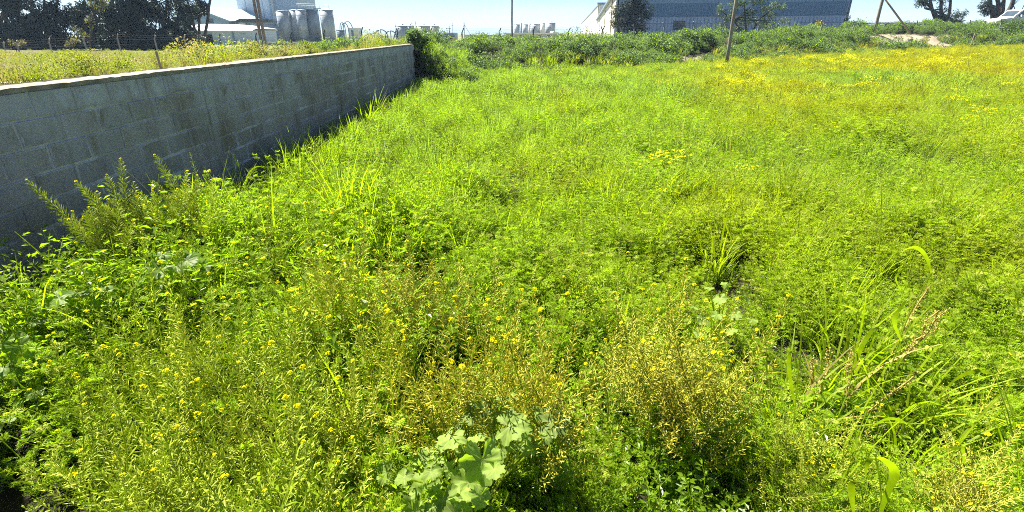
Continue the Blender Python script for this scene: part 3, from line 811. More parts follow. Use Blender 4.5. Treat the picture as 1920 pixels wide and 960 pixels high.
def forms(fn, k, name, mats): return [fn().mesh('%s_%d' % (name, i), mats) for i in range(k)]
LEAVES = {
 'feather_n': (lambda: feathery(0.46, 9, 0.15, 10, 6, 0.9), 6, [M['feather'], M['feather_pale'], M['stem']], 'near_feathery_weeds', 'fine feathery green weeds filling the near field'),
 'feather_m': (lambda: feathery(0.44, 9, 0.17, 9, 4, 1.0, wr=0.26), 5, [M['feather'], M['feather_pale'], M['stem']], 'feathery_weeds', 'feathery green weeds in the middle of the field'),
 'fine_m': (lambda: clump(0.46, 0.20, 520, 0.021, 0.34, 0.8), 5, [M['feather'], M['feather_pale']], 'fine_leaved_weeds', 'soft mounds of fine leaved weeds in the middle of the field'),
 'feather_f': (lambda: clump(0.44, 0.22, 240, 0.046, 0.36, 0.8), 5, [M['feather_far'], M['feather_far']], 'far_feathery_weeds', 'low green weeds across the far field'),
 'grass_n': (lambda: grassy(0.58, 30, 0.09, 0.009, 5, 0.55), 5, [M['grass'], M['grass_dry']], 'near_wild_grass', 'long green grass mixed into the near weeds'),
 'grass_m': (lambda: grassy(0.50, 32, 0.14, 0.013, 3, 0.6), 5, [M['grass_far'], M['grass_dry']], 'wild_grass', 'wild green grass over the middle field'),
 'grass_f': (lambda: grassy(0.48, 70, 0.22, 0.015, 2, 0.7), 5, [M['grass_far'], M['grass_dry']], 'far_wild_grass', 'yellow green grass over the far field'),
 'must_n': (lambda: mustard_joined(h=0.78, branches=9, podL=0.030, leaves=16, step=0.009), 6, [M['stem'], M['pod'], M['weed'], M['petal']], 'mustard_undergrowth', 'seeding mustard weeds with pale pods and yellow tips'),
 'gold_n': (lambda: mustard_joined(h=0.66, branches=8, podL=0.030, leaves=8, step=0.009, flow=0.12), 5, [M['podgold'], M['podgold'], M['weed'], M['petal']], 'golden_mustard_undergrowth', 'golden dried mustard pods in drifts'),
 'gold_m': (lambda: mustard_joined(h=0.6, branches=6, podL=0.045, leaves=5, step=0.02, flow=0.15), 3, [M['podgold'], M['podgold'], M['weed'], M['petal']], 'far_golden_mustard', 'sparse golden mustard stalks across the field'),
 'leafy_n': (lambda: leafy(0.44, 9, 0.17, 20, 0.036, 0.42), 5, [M['weed'], M['stem']], 'leafy_undergrowth', 'dark small leaved weeds between the mustard'),
 'daisy': (lambda: daisies(), 4, [M['petal'], M['stem']], 'yellow_daisies', 'bright yellow daisies in drifts over the far field'),
 'bank': (lambda: clump(0.78, 0.42, 260, 0.10, 0.55, 0.3), 6, [M['bank'], M['mallow']], 'bank_undergrowth', 'blue green leafy weeds covering the earth bank'),
 'bank_grass': (lambda: grassy(0.6, 40, 0.22, 0.022, 3, 0.7), 3, [M['grass'], M['grass_dry']], 'bank_grass', 'grass at the foot of the earth bank'),
 'terrace': (lambda: clump(0.42, 0.26, 150, 0.05, 0.45, 0.4), 5, [M['terrace'], M['grass_dry']], 'terrace_weeds', 'yellow green weeds on the ground behind the wall'),
 'terr_grass': (lambda: grassy(0.5, 46, 0.22, 0.012, 3, 0.5, dry=0.6), 4, [M['terrace'], M['grass_dry']], 'terrace_dry_grass', 'pale dry grass on the ground behind the wall'),
}
for k, (fn, nv, mats, nm, lab) in LEAVES.items():
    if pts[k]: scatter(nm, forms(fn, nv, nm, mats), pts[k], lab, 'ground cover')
if 1: print('SCATTER', {k: len(v) for k, v in pts.items()})

# ================================================================== PLANTS THAT STAND OUT
HEAD = head_mesh(0.0105, 8).mesh('flower_head', [M['petal'], M['stem']])
def mustard_thing(loc, variant=None, label=None, group=None, rz=0.0, sc=1.0):
    o = empty('mustard_plant', loc, label, 'mustard plant', group, rz); o.scale = (sc, sc, sc)
    for nm, me in zip(('stem', 'seed_pods', 'leaves'), variant[:3]):
        c = link(nm, me, o)
        if nm != 'stem': c['kind'] = 'stuff'
    for j, (p, d) in enumerate(variant[3]):
        if j % (2 if 'tall mustard plants' in (group or '') else 5): continue
        q = link('flower_head', HEAD, o, p); q.rotation_euler = d.to_track_quat('Z', 'Y').to_euler(); s = 0.6 + 0.4 * ((p.x * 97.3) % 1); q.scale = (s, s, s)
    return o
def mvariant(gold=False, pm_=None, **k):
    st, pd, lf, heads = mustard(**k)
    pm = pm_ or (M['podgold'] if gold else M['pod'])
    return (st.mesh('stem', [M['podgold'] if gold else M['stem']]), pd.mesh('seed_pods', [pm]), lf.mesh('leaves', [M['weed']]), heads)
# tall plants against the wall: tip pixel, height of the tip, label
TIPS = [((50, 342), 1.05, (0.42, -0.10), 'tall mustard spike leaning far out to the left against the wall, yellow tip'),
        ((142, 345), 1.00, (0.22, -0.15), 'second leaning mustard spike in front of the wall, right of the leftmost one'),
        ((200, 332), 1.00, (0.12, -0.1), 'mustard plant with two yellow tips between the leaning spike and the tallest one'),
        ((226, 302), 1.10, (0.06, -0.1), 'bushy upright mustard plant with yellow tips at the middle of the wall clump'),
        ((290, 295), 1.10, (-0.03, -0.1), 'tallest narrow mustard spike standing upright against the wall blocks'),
        ((352, 325), 0.98, (-0.04, -0.1), 'forked mustard plant with small yellow tips right of the tallest spike'),
        ((396, 342), 0.92, (-0.02, -0.1), 'short mustard spike ending the clump beside the shaded wall foot')]
for (px, py), zt, (ox, oy), lab in TIPS:
    zt += .06; T = G(px, py - 4, zt); bx, by = max(T.x + ox, WX + 0.3), T.y + oy
    h0 = zt - H(bx, by)
    BEND[0] = 0.02
    v = mvariant(pm_=M['podgreen'], h=h0 * 1.0, lean=((T.x - bx) * 0.62, (T.y - by) * 0.62), branches=14, podL=0.062, leaves=90, leafsize=0.17, step=0.0042, spread=0.5, podW=0.008)
    BEND[0] = 0.16
    # put the main tip exactly on its measured point
    tip = v[3][0][0]; S = Matrix.Identity(4)
    mustard_thing((max(T.x - tip.x, WX + .12), T.y - tip.y, H(bx, by) + (zt - H(bx, by) - tip.z)), v, lab, 'tall mustard plants in front of the wall')
VG = [mvariant(h=0.95, branches=12, podL=0.034, leaves=30, leafsize=0.10, step=0.0075, podW=0.005) for _ in range(4)]
VD = [mvariant(True, h=0.78, branches=11, podL=0.034, leaves=12, step=0.0075, podW=0.005) for _ in range(3)]
def patch(n, cx, cy_, rx, ry, vs_, label, group, s0=0.85, s1=1.2, z=0.7):
    k = 0
    while k < n:
        a, r = U(0, 6.283), math.sqrt(U(0, 1))
        ax, ay = cx + math.cos(a) * r * rx, cy_ + math.sin(a) * r * ry; q = G(ax, ay, z)
        if gauss(ax, ay + 20, HOLE) >.3 or near_patch(ax, ay, 890, 880, 215, 150) < 1: continue
        if q.x < WX + 0.35 or bare_xy(q.x - 0.1, q.y + 0.1): continue
        mustard_thing((q.x, q.y, H(q.x, q.y)), random.choice(vs_), label, group, U(0, 6.28), U(s0, s1)); k += 1
patch(26, 600, 640, 220, 150, VG + VD[:1], 'yellow tipped seeding mustard plant in the dense patch left of centre', 'mustard plants left of centre')
patch(22, 300, 740, 210, 170, VG, 'seeding mustard plant in the dense patch at lower left', 'mustard plants at lower left')
patch(12, 400, 930, 260, 60, VG, 'seeding mustard plant low along the bottom left edge', 'mustard plants along the bottom left edge')
patch(10, 250, 450, 110, 40, VG, 'mustard plant in the dark leafy clump by the wall', 'mustard plants in the clump by the wall', 0.8, 1.0)
patch(14, 770, 520, 120, 50, VD, 'golden seeding mustard plant in the patch above centre left', 'golden mustard plants above centre left')
patch(9, 1210, 620, 90, 60, VD + VG[:1], 'golden brown seeding mustard plant in the patch right of centre', 'golden mustard plants right of centre')
patch(10, 1340, 680, 70, 50, VG + VD, 'seeding mustard plant beside the dark hollow right of centre', 'mustard plants beside the dark hollow')
patch(12, 920, 720, 150, 70, VG, 'yellow tipped mustard plant above the big mallow leaves', 'mustard plants above the mallow')
patch(12, 1850, 830, 80, 90, VD, 'golden mustard plant with yellow flowers at lower right', 'golden mustard plants at lower right', 0.7, 0.9)
patch(7, 1560, 770, 100, 70, VG, 'mustard plant with yellow flowers beside the brown seeded dock', 'mustard plants beside the dock', 0.6, 0.8)

# ---- bushy leafy weeds in the clump by the wall
LW = [leafy(0.72, 20, 0.30, 26, 0.055, 0.45).mesh('leaves', [M['weed'], M['stem']]) for _ in range(3)]
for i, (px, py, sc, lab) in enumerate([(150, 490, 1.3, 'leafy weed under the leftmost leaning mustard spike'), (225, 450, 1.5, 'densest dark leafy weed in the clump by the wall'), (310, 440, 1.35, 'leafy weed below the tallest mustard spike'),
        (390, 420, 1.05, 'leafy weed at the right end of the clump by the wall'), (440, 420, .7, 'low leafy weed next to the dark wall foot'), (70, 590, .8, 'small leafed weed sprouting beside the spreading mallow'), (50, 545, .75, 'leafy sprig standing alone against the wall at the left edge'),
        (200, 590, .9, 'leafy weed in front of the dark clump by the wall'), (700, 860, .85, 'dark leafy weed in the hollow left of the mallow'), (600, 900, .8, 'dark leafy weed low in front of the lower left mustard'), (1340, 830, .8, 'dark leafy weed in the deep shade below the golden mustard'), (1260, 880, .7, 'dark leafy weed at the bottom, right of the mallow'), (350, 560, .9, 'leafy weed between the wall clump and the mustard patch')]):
    q = G(px, py, .5 * sc); q.x = max(q.x, WX + .35)
    o = empty('leafy_weed', (q.x, q.y, H(q.x, q.y)), lab, 'leafy weed', None, U(0, 6)); o.scale = (sc, sc, sc); link('foliage', LW[i % 3], o)['kind'] = 'stuff'
# ---- mallow
def mallow_leaf(seed, cup=0.12):
    rr = random.Random(seed); b = MB(); NA, NR = 84, 6; vein = [1.0]
    lobes = [rr.uniform(.92, 1.08) for _ in range(8)]
    b.v.append((0, 0, 0))
    for j in range(1, NR + 1):
        r = j / NR
        for i in range(NA + 1):
            u = i / NA; a = -math.pi * 0.92 + u * math.pi * 1.84
            lobe = 7 * u
            ph = abs((lobe % 1) - 0.5) * 2       # 0 mid lobe, 1 between
            R_ = 0.5 * (0.80 + 0.20 * (1 - ph ** 1.8)) * (1 - 0.20 * abs(u - 0.5) * 2) * lobes[min(int(lobe), 6)] ** (1 - ph)
            R_ *= 1 + (0.030 if i % 4 < 2 else -0.025)
            rad = R_ * r
            z = -cup * rad * rad * 2.4 + 0.030 * r * (1 - r * .35) * (ph - 0.5) + 0.07 * math.sin(a * 2 + seed * 1.7) * r * r + 0.04 * math.sin(a * 5 + seed * 3) * r ** 3 + 0.05 * r + 0.035 * r * mnoise.noise(Vector((math.cos(a) * rad * 16, math.sin(a) * rad * 16, seed * 3.1)))
            b.v.append((math.cos(a) * rad, math.sin(a) * rad, z))
            fine = max(0, 1 - abs(((lobe * 3 + r * 1.2) % 1) - .5) * 7) * .35 if ph > .2 else 0
            vein.append(max((1 if ph < 0.09 else 0) * (1 - .4 * r), fine))
    W = NA + 1
    for i in range(NA): b.f.append((0, 1 + i, 2 + i)); b.m.append(0)
    for j in range(NR - 1):
        for i in range(NA):
            a = 1 + j * W + i; b.f.append((a, a + W, a + W + 1, a + 1)); b.m.append(0)
    me = b.mesh('leaf', [M['mallow']], True)
    q = me.attributes.new('vein', 'FLOAT', 'POINT'); q.data.foreach_set('value', vein)
    return me
ML = [mallow_leaf(i, 0.1 + 0.12 * i / 5) for i in range(5)]
MG = []
for q in ML:
    g_ = q.copy(); g_.name = 'leaf'; g_.materials[0] = M['mallow_glossy']; MG.append(g_)
def mallow(base, leaves, label, group=None, glossy=False):
    """leaves: (centre point, size, facing vector)"""
    o = empty('mallow_plant', base, label, 'mallow', group)
    st = MB()
    root = Vector(base)
    for i, (c, s, nrm) in enumerate(leaves):
        nrm = nrm.normalized()
        mid = root.lerp(c, 0.5) + v3(0, 0, 0.12) + rv() * 0.02
        st.tube([root + rv() * 0.03, root.lerp(mid, 0.6) + v3(0, 0, 0.06), mid, c - nrm * 0.004], [0.006, 0.005, 0.004, 0.003], 5, 0)
        q = link('leaf', (MG if glossy else ML)[i % 5], o, c - root)
        qt = nrm.to_track_quat('Z', 'Y')
        q.rotation_mode = 'QUATERNION'
        out = c - mid; out.z = 0
        yaw = math.atan2(out.y, out.x) + U(-.4, .4)
        q.rotation_quaternion = qt @ Euler((0, 0, 0)).to_quaternion()
        # spin so that the stalk notch points back to the stem
        loc = qt.inverted() @ (out.normalized() if out.length > 1e-4 else v3(1, 0, 0))
        sp_ = math.atan2(loc.y, loc.x)
        q.rotation_quaternion = qt @ Euler((0, 0, sp_)).to_quaternion()
        q.scale = (s, s, s * U(0.8, 1.3))
    part('stem', st, M['stem'], o)
    return o
def ml(px, py, z, wpx, tilt=(0, -0.35, 1)):
    c = G(px, py, z); d = (c - Vector((0, 0, EYE)))
    depth = c.y * CP - (c.z - EYE) * SP
    return (c, wpx / F * depth * 0.84, Vector(tilt) + rv() * 0.5)
cl = [ml(905, 862, 0.69, 118, (0, -.5, 1)), ml(845, 822, 0.67, 80, (-.3, -.3, 1)), ml(955, 800, 0.69, 92, (.1, -.6, 1)), ml(1032, 792, 0.67, 90, (.2, -.3, 1)),
      ml(768, 872, 0.59, 78, (-.5, -.2, 1)), ml(725, 885, 0.57, 60, (-.5, -.3, 1)), ml(800, 912, 0.62, 92, (-.2, -.6, 1)), ml(830, 938, 0.65, 100, (0, -.6, 1)),
      ml(780, 958, 0.57, 95, (-.1, -.5, 1)), ml(880, 905, 0.62, 90, (.1, -.5, 1)), ml(905, 770, 0.62, 56, (0, -.5, 1)), ml(942, 756, 0.63, 44, (0, -.7, 1)),
      ml(870, 790, 0.57, 60, (-.3, -.4, 1)), ml(985, 830, 0.59, 70, (.4, -.3, 1)), ml(745, 915, 0.51, 70, (-.3, -.3, 1)), ml(860, 950, 0.57, 80, (.1, -.4, 1)), ml(815, 855, 0.55, 80, (-.3, -.4, 1)),
      ml(930, 840, 0.57, 70, (.1, -.4, 1)), ml(820, 975, 0.57, 90)]
for x_, y_, s_ in ((870, 842, 56), (930, 880, 60), (1000, 770, 52), (985, 800, 50), (890, 820, 50), (810, 885, 56), (755, 895, 50), (845, 880, 54), (960, 840, 56), (1050, 785, 44), (790, 930, 60), (930, 780, 46), (860, 925, 60), (905, 930, 60), (880, 760, 40), (1020, 820, 40), (975, 740, 34)):
    cl.append(ml(x_ + U(-6, 6), y_, U(.58, .74), s_, (U(-.6, .6), U(-.8, .2), 1)))
b0 = G(880, 900, .45); mallow((b0.x, b0.y + 0.05, 0.02), cl, 'large lobed pale green mallow leaves at the bottom centre of the field')
cl = [ml(38, 650, .52, 78, (.3, -.5, 1)), ml(12, 640, .50, 50), ml(50, 672, .45, 60, (.2, -.3, 1)), ml(5, 690, .42, 50), ml(30, 700, .4, 60), ml(60, 605, .55, 66, (.1, -.1, 1)), ml(15, 612, .5, 60),
      ml(80, 640, .46, 50), ml(22, 780, .3, 50), ml(40, 755, .3, 50), ml(66, 735, .34, 40)]
b0 = G(40, 690, .3); mallow((b0.x, b0.y, 0.02), cl, 'glossy mallow with folded leaves over the dark corner at the left edge', None, True)
cl = [ml(150, 548, .62, 80, (.1, .1, 1)), ml(110, 560, .60, 70, (0, .1, 1)), ml(190, 545, .62, 60, (.1, 0, 1)), ml(70, 575, .56, 70), ml(130, 585, .54, 60), ml(35, 590, .52, 60, (0, .1, 1)), ml(170, 575, .54, 60), ml(95, 600, .5, 56), ml(60, 560, .56, 50)]
b0 = G(120, 620, .3); mallow((b0.x, b0.y, 0.02), cl, 'spreading mallow with flat sunlit leaves in front of the wall at left', None, True)
cl = [ml(300, 505, .66, 66, (.1, .15, 1)), ml(350, 490, .68, 60, (.1, .1, 1)), ml(330, 500, .66, 50), ml(305, 478, .70, 46, (-.2, .1, 1)), ml(360, 478, .70, 44), ml(275, 520, .6, 50), ml(300, 545, .55, 50, (0, -.5, 1)), ml(380, 500, .62, 46)]
b0 = G(325, 540, .3); mallow((b0.x, b0.y, 0.02), cl, 'small mallow with bright leaves among the mustard clump by the wall', None, True)
cl = [ml(x_, y_, .5, s_, (U(-.5, .5), -.2, 1)) for x_, y_, s_ in ((1320, 600, 34), (1350, 560, 36), (1300, 575, 28), (1345, 590, 32), (1372, 620, 32), (1400, 560, 30), (1380, 590, 32), (1330, 540, 26), (1410, 600, 28), (1360, 535, 24), (1310, 625, 26), (1395, 630, 26))]
b0 = G(1350, 600, .25); mallow((b0.x, b0.y, 0.02), cl, 'yellowish mallow between the golden mustard and the grass right of centre')

# ---- tall single grasses
def stalk(name_label, pixpath, z0, z1, w=0.006, blades=(), head=None, seed=1):
    """a tall grass culm whose course is measured as pixels with heights rising from z0 to z1 at one distance"""
    p0 = G(pixpath[0][0], pixpath[0][1], z0); D = p0.y
    pts_ = [Vector(p0)]
    for (px, py) in pixpath[1:]: pts_.append(P(px, py, D - 0.02 * len(pts_)))
    gz = H(p0.x, p0.y)
    o = empty('tall_grass', (p0.x, p0.y, gz), name_label, 'grass stalk')
    b = MB(); b.tube([Vector((p0.x, p0.y + 0.03, gz))] + pts_, [w * .4] * (len(pts_) + 1), 5, 0)
    part('stem', b, M['stem'], o)
    for path, bw in blades:
        q = [P(px, py, D - 0.04) for px, py in path]
        # smooth the course
        fine = []
        for i in range(len(q) - 1):
            for k in range(4): fine.append(q[i].lerp(q[i + 1], k / 4))
        fine.append(q[-1])
        for _ in range(3):
            fine = [fine[0]] + [(fine[i-1] + fine[i] * 2 + fine[i+1]) / 4 for i in range(1, len(fine) - 1)] + [fine[-1]]
        nn = len(fine); ws = [bw * min(1, 0.35 + 2.2 * i / nn) * (1 - (i / (nn - 1)) ** 3) + 0.001 for i in range(nn)]
        b = MB(); tdir = (fine[-1] - fine[0]).normalized(); b.ribbon(fine, ws, tdir.cross(v3(0, 1, 0.25)) + v3(0, 0.35, 0), 0)
        part('leaf_blade', b, M['grass'], o, True)
    if head:
        b = MB()
        for i in range(60):
            t = i / 60; c = P(lerp(head[0][0], head[1][0], t), lerp(head[0][1], head[1][1], t), D - 0.05)
            b.pod(c, (P(head[1][0], head[1][1], D - 0.05) - P(head[0][0], head[0][1], D - 0.05)).normalized() + rv() * 0.5, 0.018, 0.006, 0)
        part('seed_head', b, M['grass'], o)
    return o
stalk('tall bent grass with folded tip, rightmost of the tall culms', [(1670, 690), (1700, 600), (1730, 540), (1747, 512)], .45, 1, .008, [([(1747, 515), (1738, 480), (1718, 460), (1690, 470), (1655, 505)], .02), ([(1690, 640), (1672, 600), (1690, 575), (1702, 560)], .018)])
stalk('thin upright grass culm rising left of the bent one, tallest of all', [(1638, 640), (1632, 600), (1645, 520), (1652, 420), (1653, 345)], .45, 1.1, .005)
stalk('slanting grass culm between the tallest and the bent one', [(1672, 632), (1690, 560), (1708, 500), (1719, 468)], .45, 1, .005, [([(1690, 545), (1675, 520), (1700, 500), (1712, 488)], .010)])
stalk('short grass culm with bent pale tip, left of the brown seeded dock', [(1592, 730), (1600, 680), (1606, 620), (1605, 585)], .45, .9, .006, [([(1605, 585), (1596, 576), (1578, 572)], .01), ([(1600, 690), (1615, 650), (1635, 618), (1648, 612)], .02)])
stalk('thin grass culm with drooping blade at the left of the right hand group', [(1488, 790), (1495, 720), (1502, 640), (1505, 580)], .45, .9, .006, [([(1490, 760), (1478, 690), (1480, 660), (1492, 655)], .014)])
stalk('broad folded grass blades at the bottom right edge', [(1655, 975), (1650, 900), (1640, 850)], .45, .8, .007, [([(1650, 965), (1665, 920), (1680, 890), (1672, 870), (1640, 852), (1625, 870), (1622, 900)], .028), ([(1600, 960), (1595, 915), (1598, 902), (1625, 902)], .022)])
stalk('pale arching grass blade above the lower right mustard', [(1640, 830), (1650, 800)], .45, .6, .006, [([(1620, 810), (1650, 790), (1670, 783), (1695, 790), (1722, 812)], .014)])
stalk('long arching grass blade near the right edge', [(1762, 760), (1765, 740)], .4, .6, .005, [([(1760, 745), (1790, 710), (1825, 694), (1855, 698), (1888, 714)], .018)])
stalk('pale flat grass blade lying over the golden mustard at lower right', [(1800, 880), (1805, 850)], .4, .6, .005, [([(1755, 842), (1790, 842), (1806, 838), (1808, 860), (1806, 885)], .02)])
stalk('grass culm with drooping tip in the middle right', [(1268, 500), (1262, 420), (1266, 390)], .45, .8, .005, [([(1266, 392), (1280, 370), (1300, 385)], .008)])
stalk('upright grass culm beside the dark hollow in the middle right', [(1338, 470), (1340, 400), (1345, 300)], .45, 1, .005, [([(1342, 300), (1365, 292), (1392, 305)], .008), ([(1350, 470), (1358, 420), (1370, 390)], .014)])
stalk('thin dark grass culm right of the dark hollow', [(1375, 500), (1370, 430), (1368, 375)], .45, .9, .005, [([(1372, 450), (1360, 420), (1352, 395)], .010)])
stalk('lone dark grass culm standing in the middle right field', [(1738, 340), (1734, 310), (1740, 270)], .45, .8, .008)
stalk('pale bladed grass in the dark hollow below right of centre', [(1452, 880), (1440, 840)], .3, .6, .005, [([(1448, 860), (1432, 828), (1408, 812), (1395, 800)], .014), ([(1455, 870), (1430, 855), (1405, 848)], .014)])
stalk('barley like grass with seed head at the dark wall foot', [(455, 350), (452, 330), (445, 300)], .35, .9, .01, [([(455, 345), (470, 318), (485, 310), (500, 318)], .016), ([(452, 345), (440, 325), (436, 300)], .014)], ((447, 318), (438, 290)))
stalk('grass culm with pale head standing before the wall foot', [(582, 268), (580, 250), (578, 235)], .35, .9, .012, [([(582, 262), (575, 245), (570, 240)], .02)], ((580, 250), (578, 232)))
stalk('grass head rising against the far part of the wall', [(642, 218), (641, 208), (640, 195)], .4, .9, .015, [([(642, 215), (634, 208), (630, 212)], .03)], ((641, 212), (641, 194)))
stalk('arched grass culms beside the seeding mustard left of centre', [(712, 440), (705, 400), (690, 370), (672, 360)], .45, .9, .006, [([(710, 430), (716, 390), (712, 345)], .010)])

# tussocks of broad grass at the wall foot
TU = [(535, 300, .75), (560, 285, .6), (600, 262, .7), (655, 235, .7), (700, 195, .95), (690, 210, .9), (760, 168, .8), (620, 250, .6), (490, 325, .55), (735, 180, .6)]
TL = ['broad bladed grass tuft at the dark wall foot, largest of the near ones', 'grass tuft just right of the large near one at the wall foot', 'grass tuft with arching blades halfway along the wall foot',
      'grass tuft leaning into the wall shadow past halfway', 'tall leafy grass tuft near the far end of the wall', 'darker grass tuft just before the tall leafy one', 'weedy tuft at the far corner of the wall',
      'small grass tuft between the arching ones along the wall', 'sparse grass tuft nearest the mustard clump by the wall', 'small grass tuft close before the wall corner']
for (px, py, h), lab in zip(TU, TL):
    q = G(px, py + 12, .35); q.x = max(q.x, WX + 0.25)
    b = grassy(h, 46, 0.16, 0.018 if q.y < 9 else 0.024, 5, 0.75, 0.03)
    o = link('grass_tuft', b.mesh('grass_tuft', [M['grass'], M['grass_dry']]), None, (q.x, q.y, H(q.x, q.y))); tag(o, lab, 'grass tuft', 'grass tufts along the wall foot')

for (px, py, h), lab in zip([(1478, 760, .75), (1560, 690, .8), (1610, 655, .85), (1690, 720, .7), (1650, 905, .6), (1450, 860, .5), (1740, 800, .6), (1345, 470, .7)],
        ['grass tuft left of the small brown seeded dock', 'broad grass tuft at the left foot of the tall culms', 'tallest grass tuft among the brown seeded docks', 'dark grass tuft right of the tallest dock', 'grass tuft with broad folded blades near the bottom at right',
         'sprawling grass tuft in the shade below right of centre', 'grass tuft between the docks and the golden mustard', 'slender grass tuft beside the dark hollow in the middle right']):
    q = G(px, py, .3)
    o = link('grass_tuft', grassy(h, 26, 0.12, 0.013, 6, 0.8, 0.05).mesh('grass_tuft', [M['grass'], M['grass_dry']]), None, (q.x, q.y, H(q.x, q.y))); tag(o, lab, 'grass tuft')
# dock with brown seeds
def dock(px, py, h, label, n=3):
    q = G(px, py, .2); gz = H(q.x, q.y); o = empty('dock_plant', (q.x, q.y, gz), label, 'dock'); st, sd, lf = MB(), MB(), MB()
    for k in range(n):
        a = U(0, 6.28); pts_ = stem_path(v3(0, 0, 0), v3(math.cos(a) * .12 + .06, math.sin(a) * .12, 0), h * U(.75, 1), 8)
        st.tube(pts_, 0.004, 5)
        for i in range(150):
            p, d = at(pts_, U(.4, 1)); sd.leaf(p + rv() * U(.004, .022), rv(), rv(), .012, .010, 0, .3)
        for i in range(9):
            p, d = at(pts_, U(.05, .5)); a2 = U(0, 6.28); dd = v3(math.cos(a2), math.sin(a2), .5)
            lf.leaf(p, dd, v3(0, 0, 1), .16, .035, 0, .2, .25)
    for b in (st, sd, lf):
        b.v = [(x + q.x, y + q.y, z + gz) for x, y, z in b.v]
    part('stem', st, M['seedbrown'], o); c = part('seeds', sd, M['seedbrown'], o); c['kind'] = 'stuff'; part('leaves', lf, M['weed'], o)['kind'] = 'stuff'
dock(1645, 700, .80, 'dock with clustered brown seeds among the tall culms at right', 4)
dock(1600, 760, .62, 'lower brown seeded dock left of the taller one', 3)
dock(1530, 750, .55, 'small brown seeded dock near the yellow flowers', 2)

# ================================================================== STAKES AND POLES
wood = plain('weathered_wood', (0.30, 0.26, 0.20), (0.20, 0.17, 0.13), 3, .9, bump=.5)
palewood = plain('pale_wood', (0.42, 0.33, 0.2), (0.3, 0.23, 0.14), 5, .85)
greyp = plain('grey_painted_steel', (0.23, 0.24, 0.25), (0.18, 0.19, 0.2), 2, .5, .2)
conc = plain('pale_concrete', (0.36, 0.34, 0.30), (0.27, 0.25, 0.21), 4, .9)
def pole(name, px, pybase, D, top, r, label, cat, mat, rt=None, segs=8, extra=None):
    b_ = P(px, pybase, D); gz = H(b_.x, b_.y) - 0.2
    z1 = P(px, top, D).z if top is not None and top > -100 else extra
    x1 = b_.x
    o = empty(name, (b_.x, b_.y, gz + .2), label, cat)
    b = MB(); n_ = 6
    path = [(b_.x + .01 * math.sin(i * 2.1) * r * 10, b_.y, lerp(gz, z1, i / n_)) for i in range(n_ + 1)]
    b.tube(path, [lerp(r, rt or r, i / n_) for i in range(n_ + 1)], segs, 0)
    return o, b, z1
o, b, z = pole('utility_pole', 1361, 124, 31.5, None, .10, 'weathered leaning wooden pole at the field edge before the bank', 'pole', wood, .095, 12, 7.5); part('shaft', b, wood, o, True)
b = MB(); b.tube([(o.location.x - .6, o.location.y, 7.1), (o.location.x + .6, o.location.y, 7.1)], .05, 6); part('cross_arm', b, wood, o)
o, b, z = pole('utility_pole', 960, 68, 55, None, .085, 'thin dark pole rising alone from the bank at the centre', 'pole', wood, .075, 10, 8.2); part('shaft', b, wood, o, True)
b = MB(); b.tube([(o.location.x - .5, o.location.y, 7.9), (o.location.x + .5, o.location.y, 7.9)], .05, 6); part('cross_arm', b, wood, o)
# double pole at left
o = empty('utility_pole', P(494, 84, 60), 'twin timber pole standing before the grey tower at left', 'pole')
for k, (px, ry) in enumerate(((491, 84), (498, 84))):
    q = P(px, ry, 60); b = MB(); b.tube([(q.x, q.y, H(q.x, q.y) - .3), (q.x, q.y, 10.5)], [.17, .14], 10); part('shaft', b, wood, o, True)
for z in (3.0, 7.0, 9.8):
    q = P(494.5, 84, 60); b = MB(); b.box(q.x - .6, q.x + .6, 59.75, 59.85, z, z + .14); part('brace', b, wood, o)
# braced pole right
o, b, z = pole('utility_pole', 1640, 56, 48, None, .13, 'grey timber pole with a slanting brace behind the sandy patch', 'pole', wood, .11, 10, 8.0); part('shaft', b, wood, o, True)
q0, q1 = P(1655, -8, 48.4), P(1708, 58, 48.4); b = MB(); b.tube([q0, q1 - v3(0, 0, .2)], .07, 8); part('brace', b, wood, o, True)
# pipe rail
rail = empty('pipe_rail', P(1670, 55, 51), 'low pipe rail running between posts behind the sandy patch', 'railing')
b = MB(); b.tube([P(1603, 44, 51), P(1660, 43, 51), P(1712, 43, 51), P(1735, 47, 51)], .045, 6); part('rail', b, greyp, rail)
for px in (1603, 1660, 1733):
    q = P(px, 45, 51); b = MB(); b.box(q.x - .07, q.x + .07, 50.93, 51.07, H(q.x, 51) - .1, q.z + .03); part('post', b, greyp, rail)
STK = [(1425, 77, 112, 38, .055, 'squared pale wooden stake at the foot of the bank right of the leaning pole', palewood), (1285, 76, 118, 33, .028, 'thin pale stick on the bank beside the small sandy patch', palewood),
       (1150, 82, 130, 29, .022, 'thin stick at the foot of the bank, below the building corner', palewood), (1011, 82, 116, 30, .02, 'slender pale stick on the bank right of the centre pole', palewood),
       (871, 87, 118, 27.5, .05, 'short grey stake at the foot of the bank near the wall end', wood), (1557, 66, 96, 40, .035, 'pale green stick on the bank before the warehouse corner', palewood),
       (1817, 62, 90, 46, .04, 'slanting pale cane on the bank below the white car', palewood), (1425, 112, 145, 31, .012, 'dead grass cane below the squared stake', palewood)]
for px, y0, y1, D, r, lab, mt in STK:
    b_ = P(px, y1, D); t_ = P(px + (px - 960) * .004 + (8 if 'slanting' in lab else 0), y0, D)
    b = MB(); b.tube([(b_.x, b_.y, H(b_.x, b_.y) - .1), (lerp(b_.x, t_.x, .5) + .01, b_.y, lerp(b_.z, t_.z, .5)), t_], [r, r * .95, r * .85], 5 if r > .03 else 4)
    o = link('stake', b.mesh('stake', [mt])); tag(o, lab, 'stake')
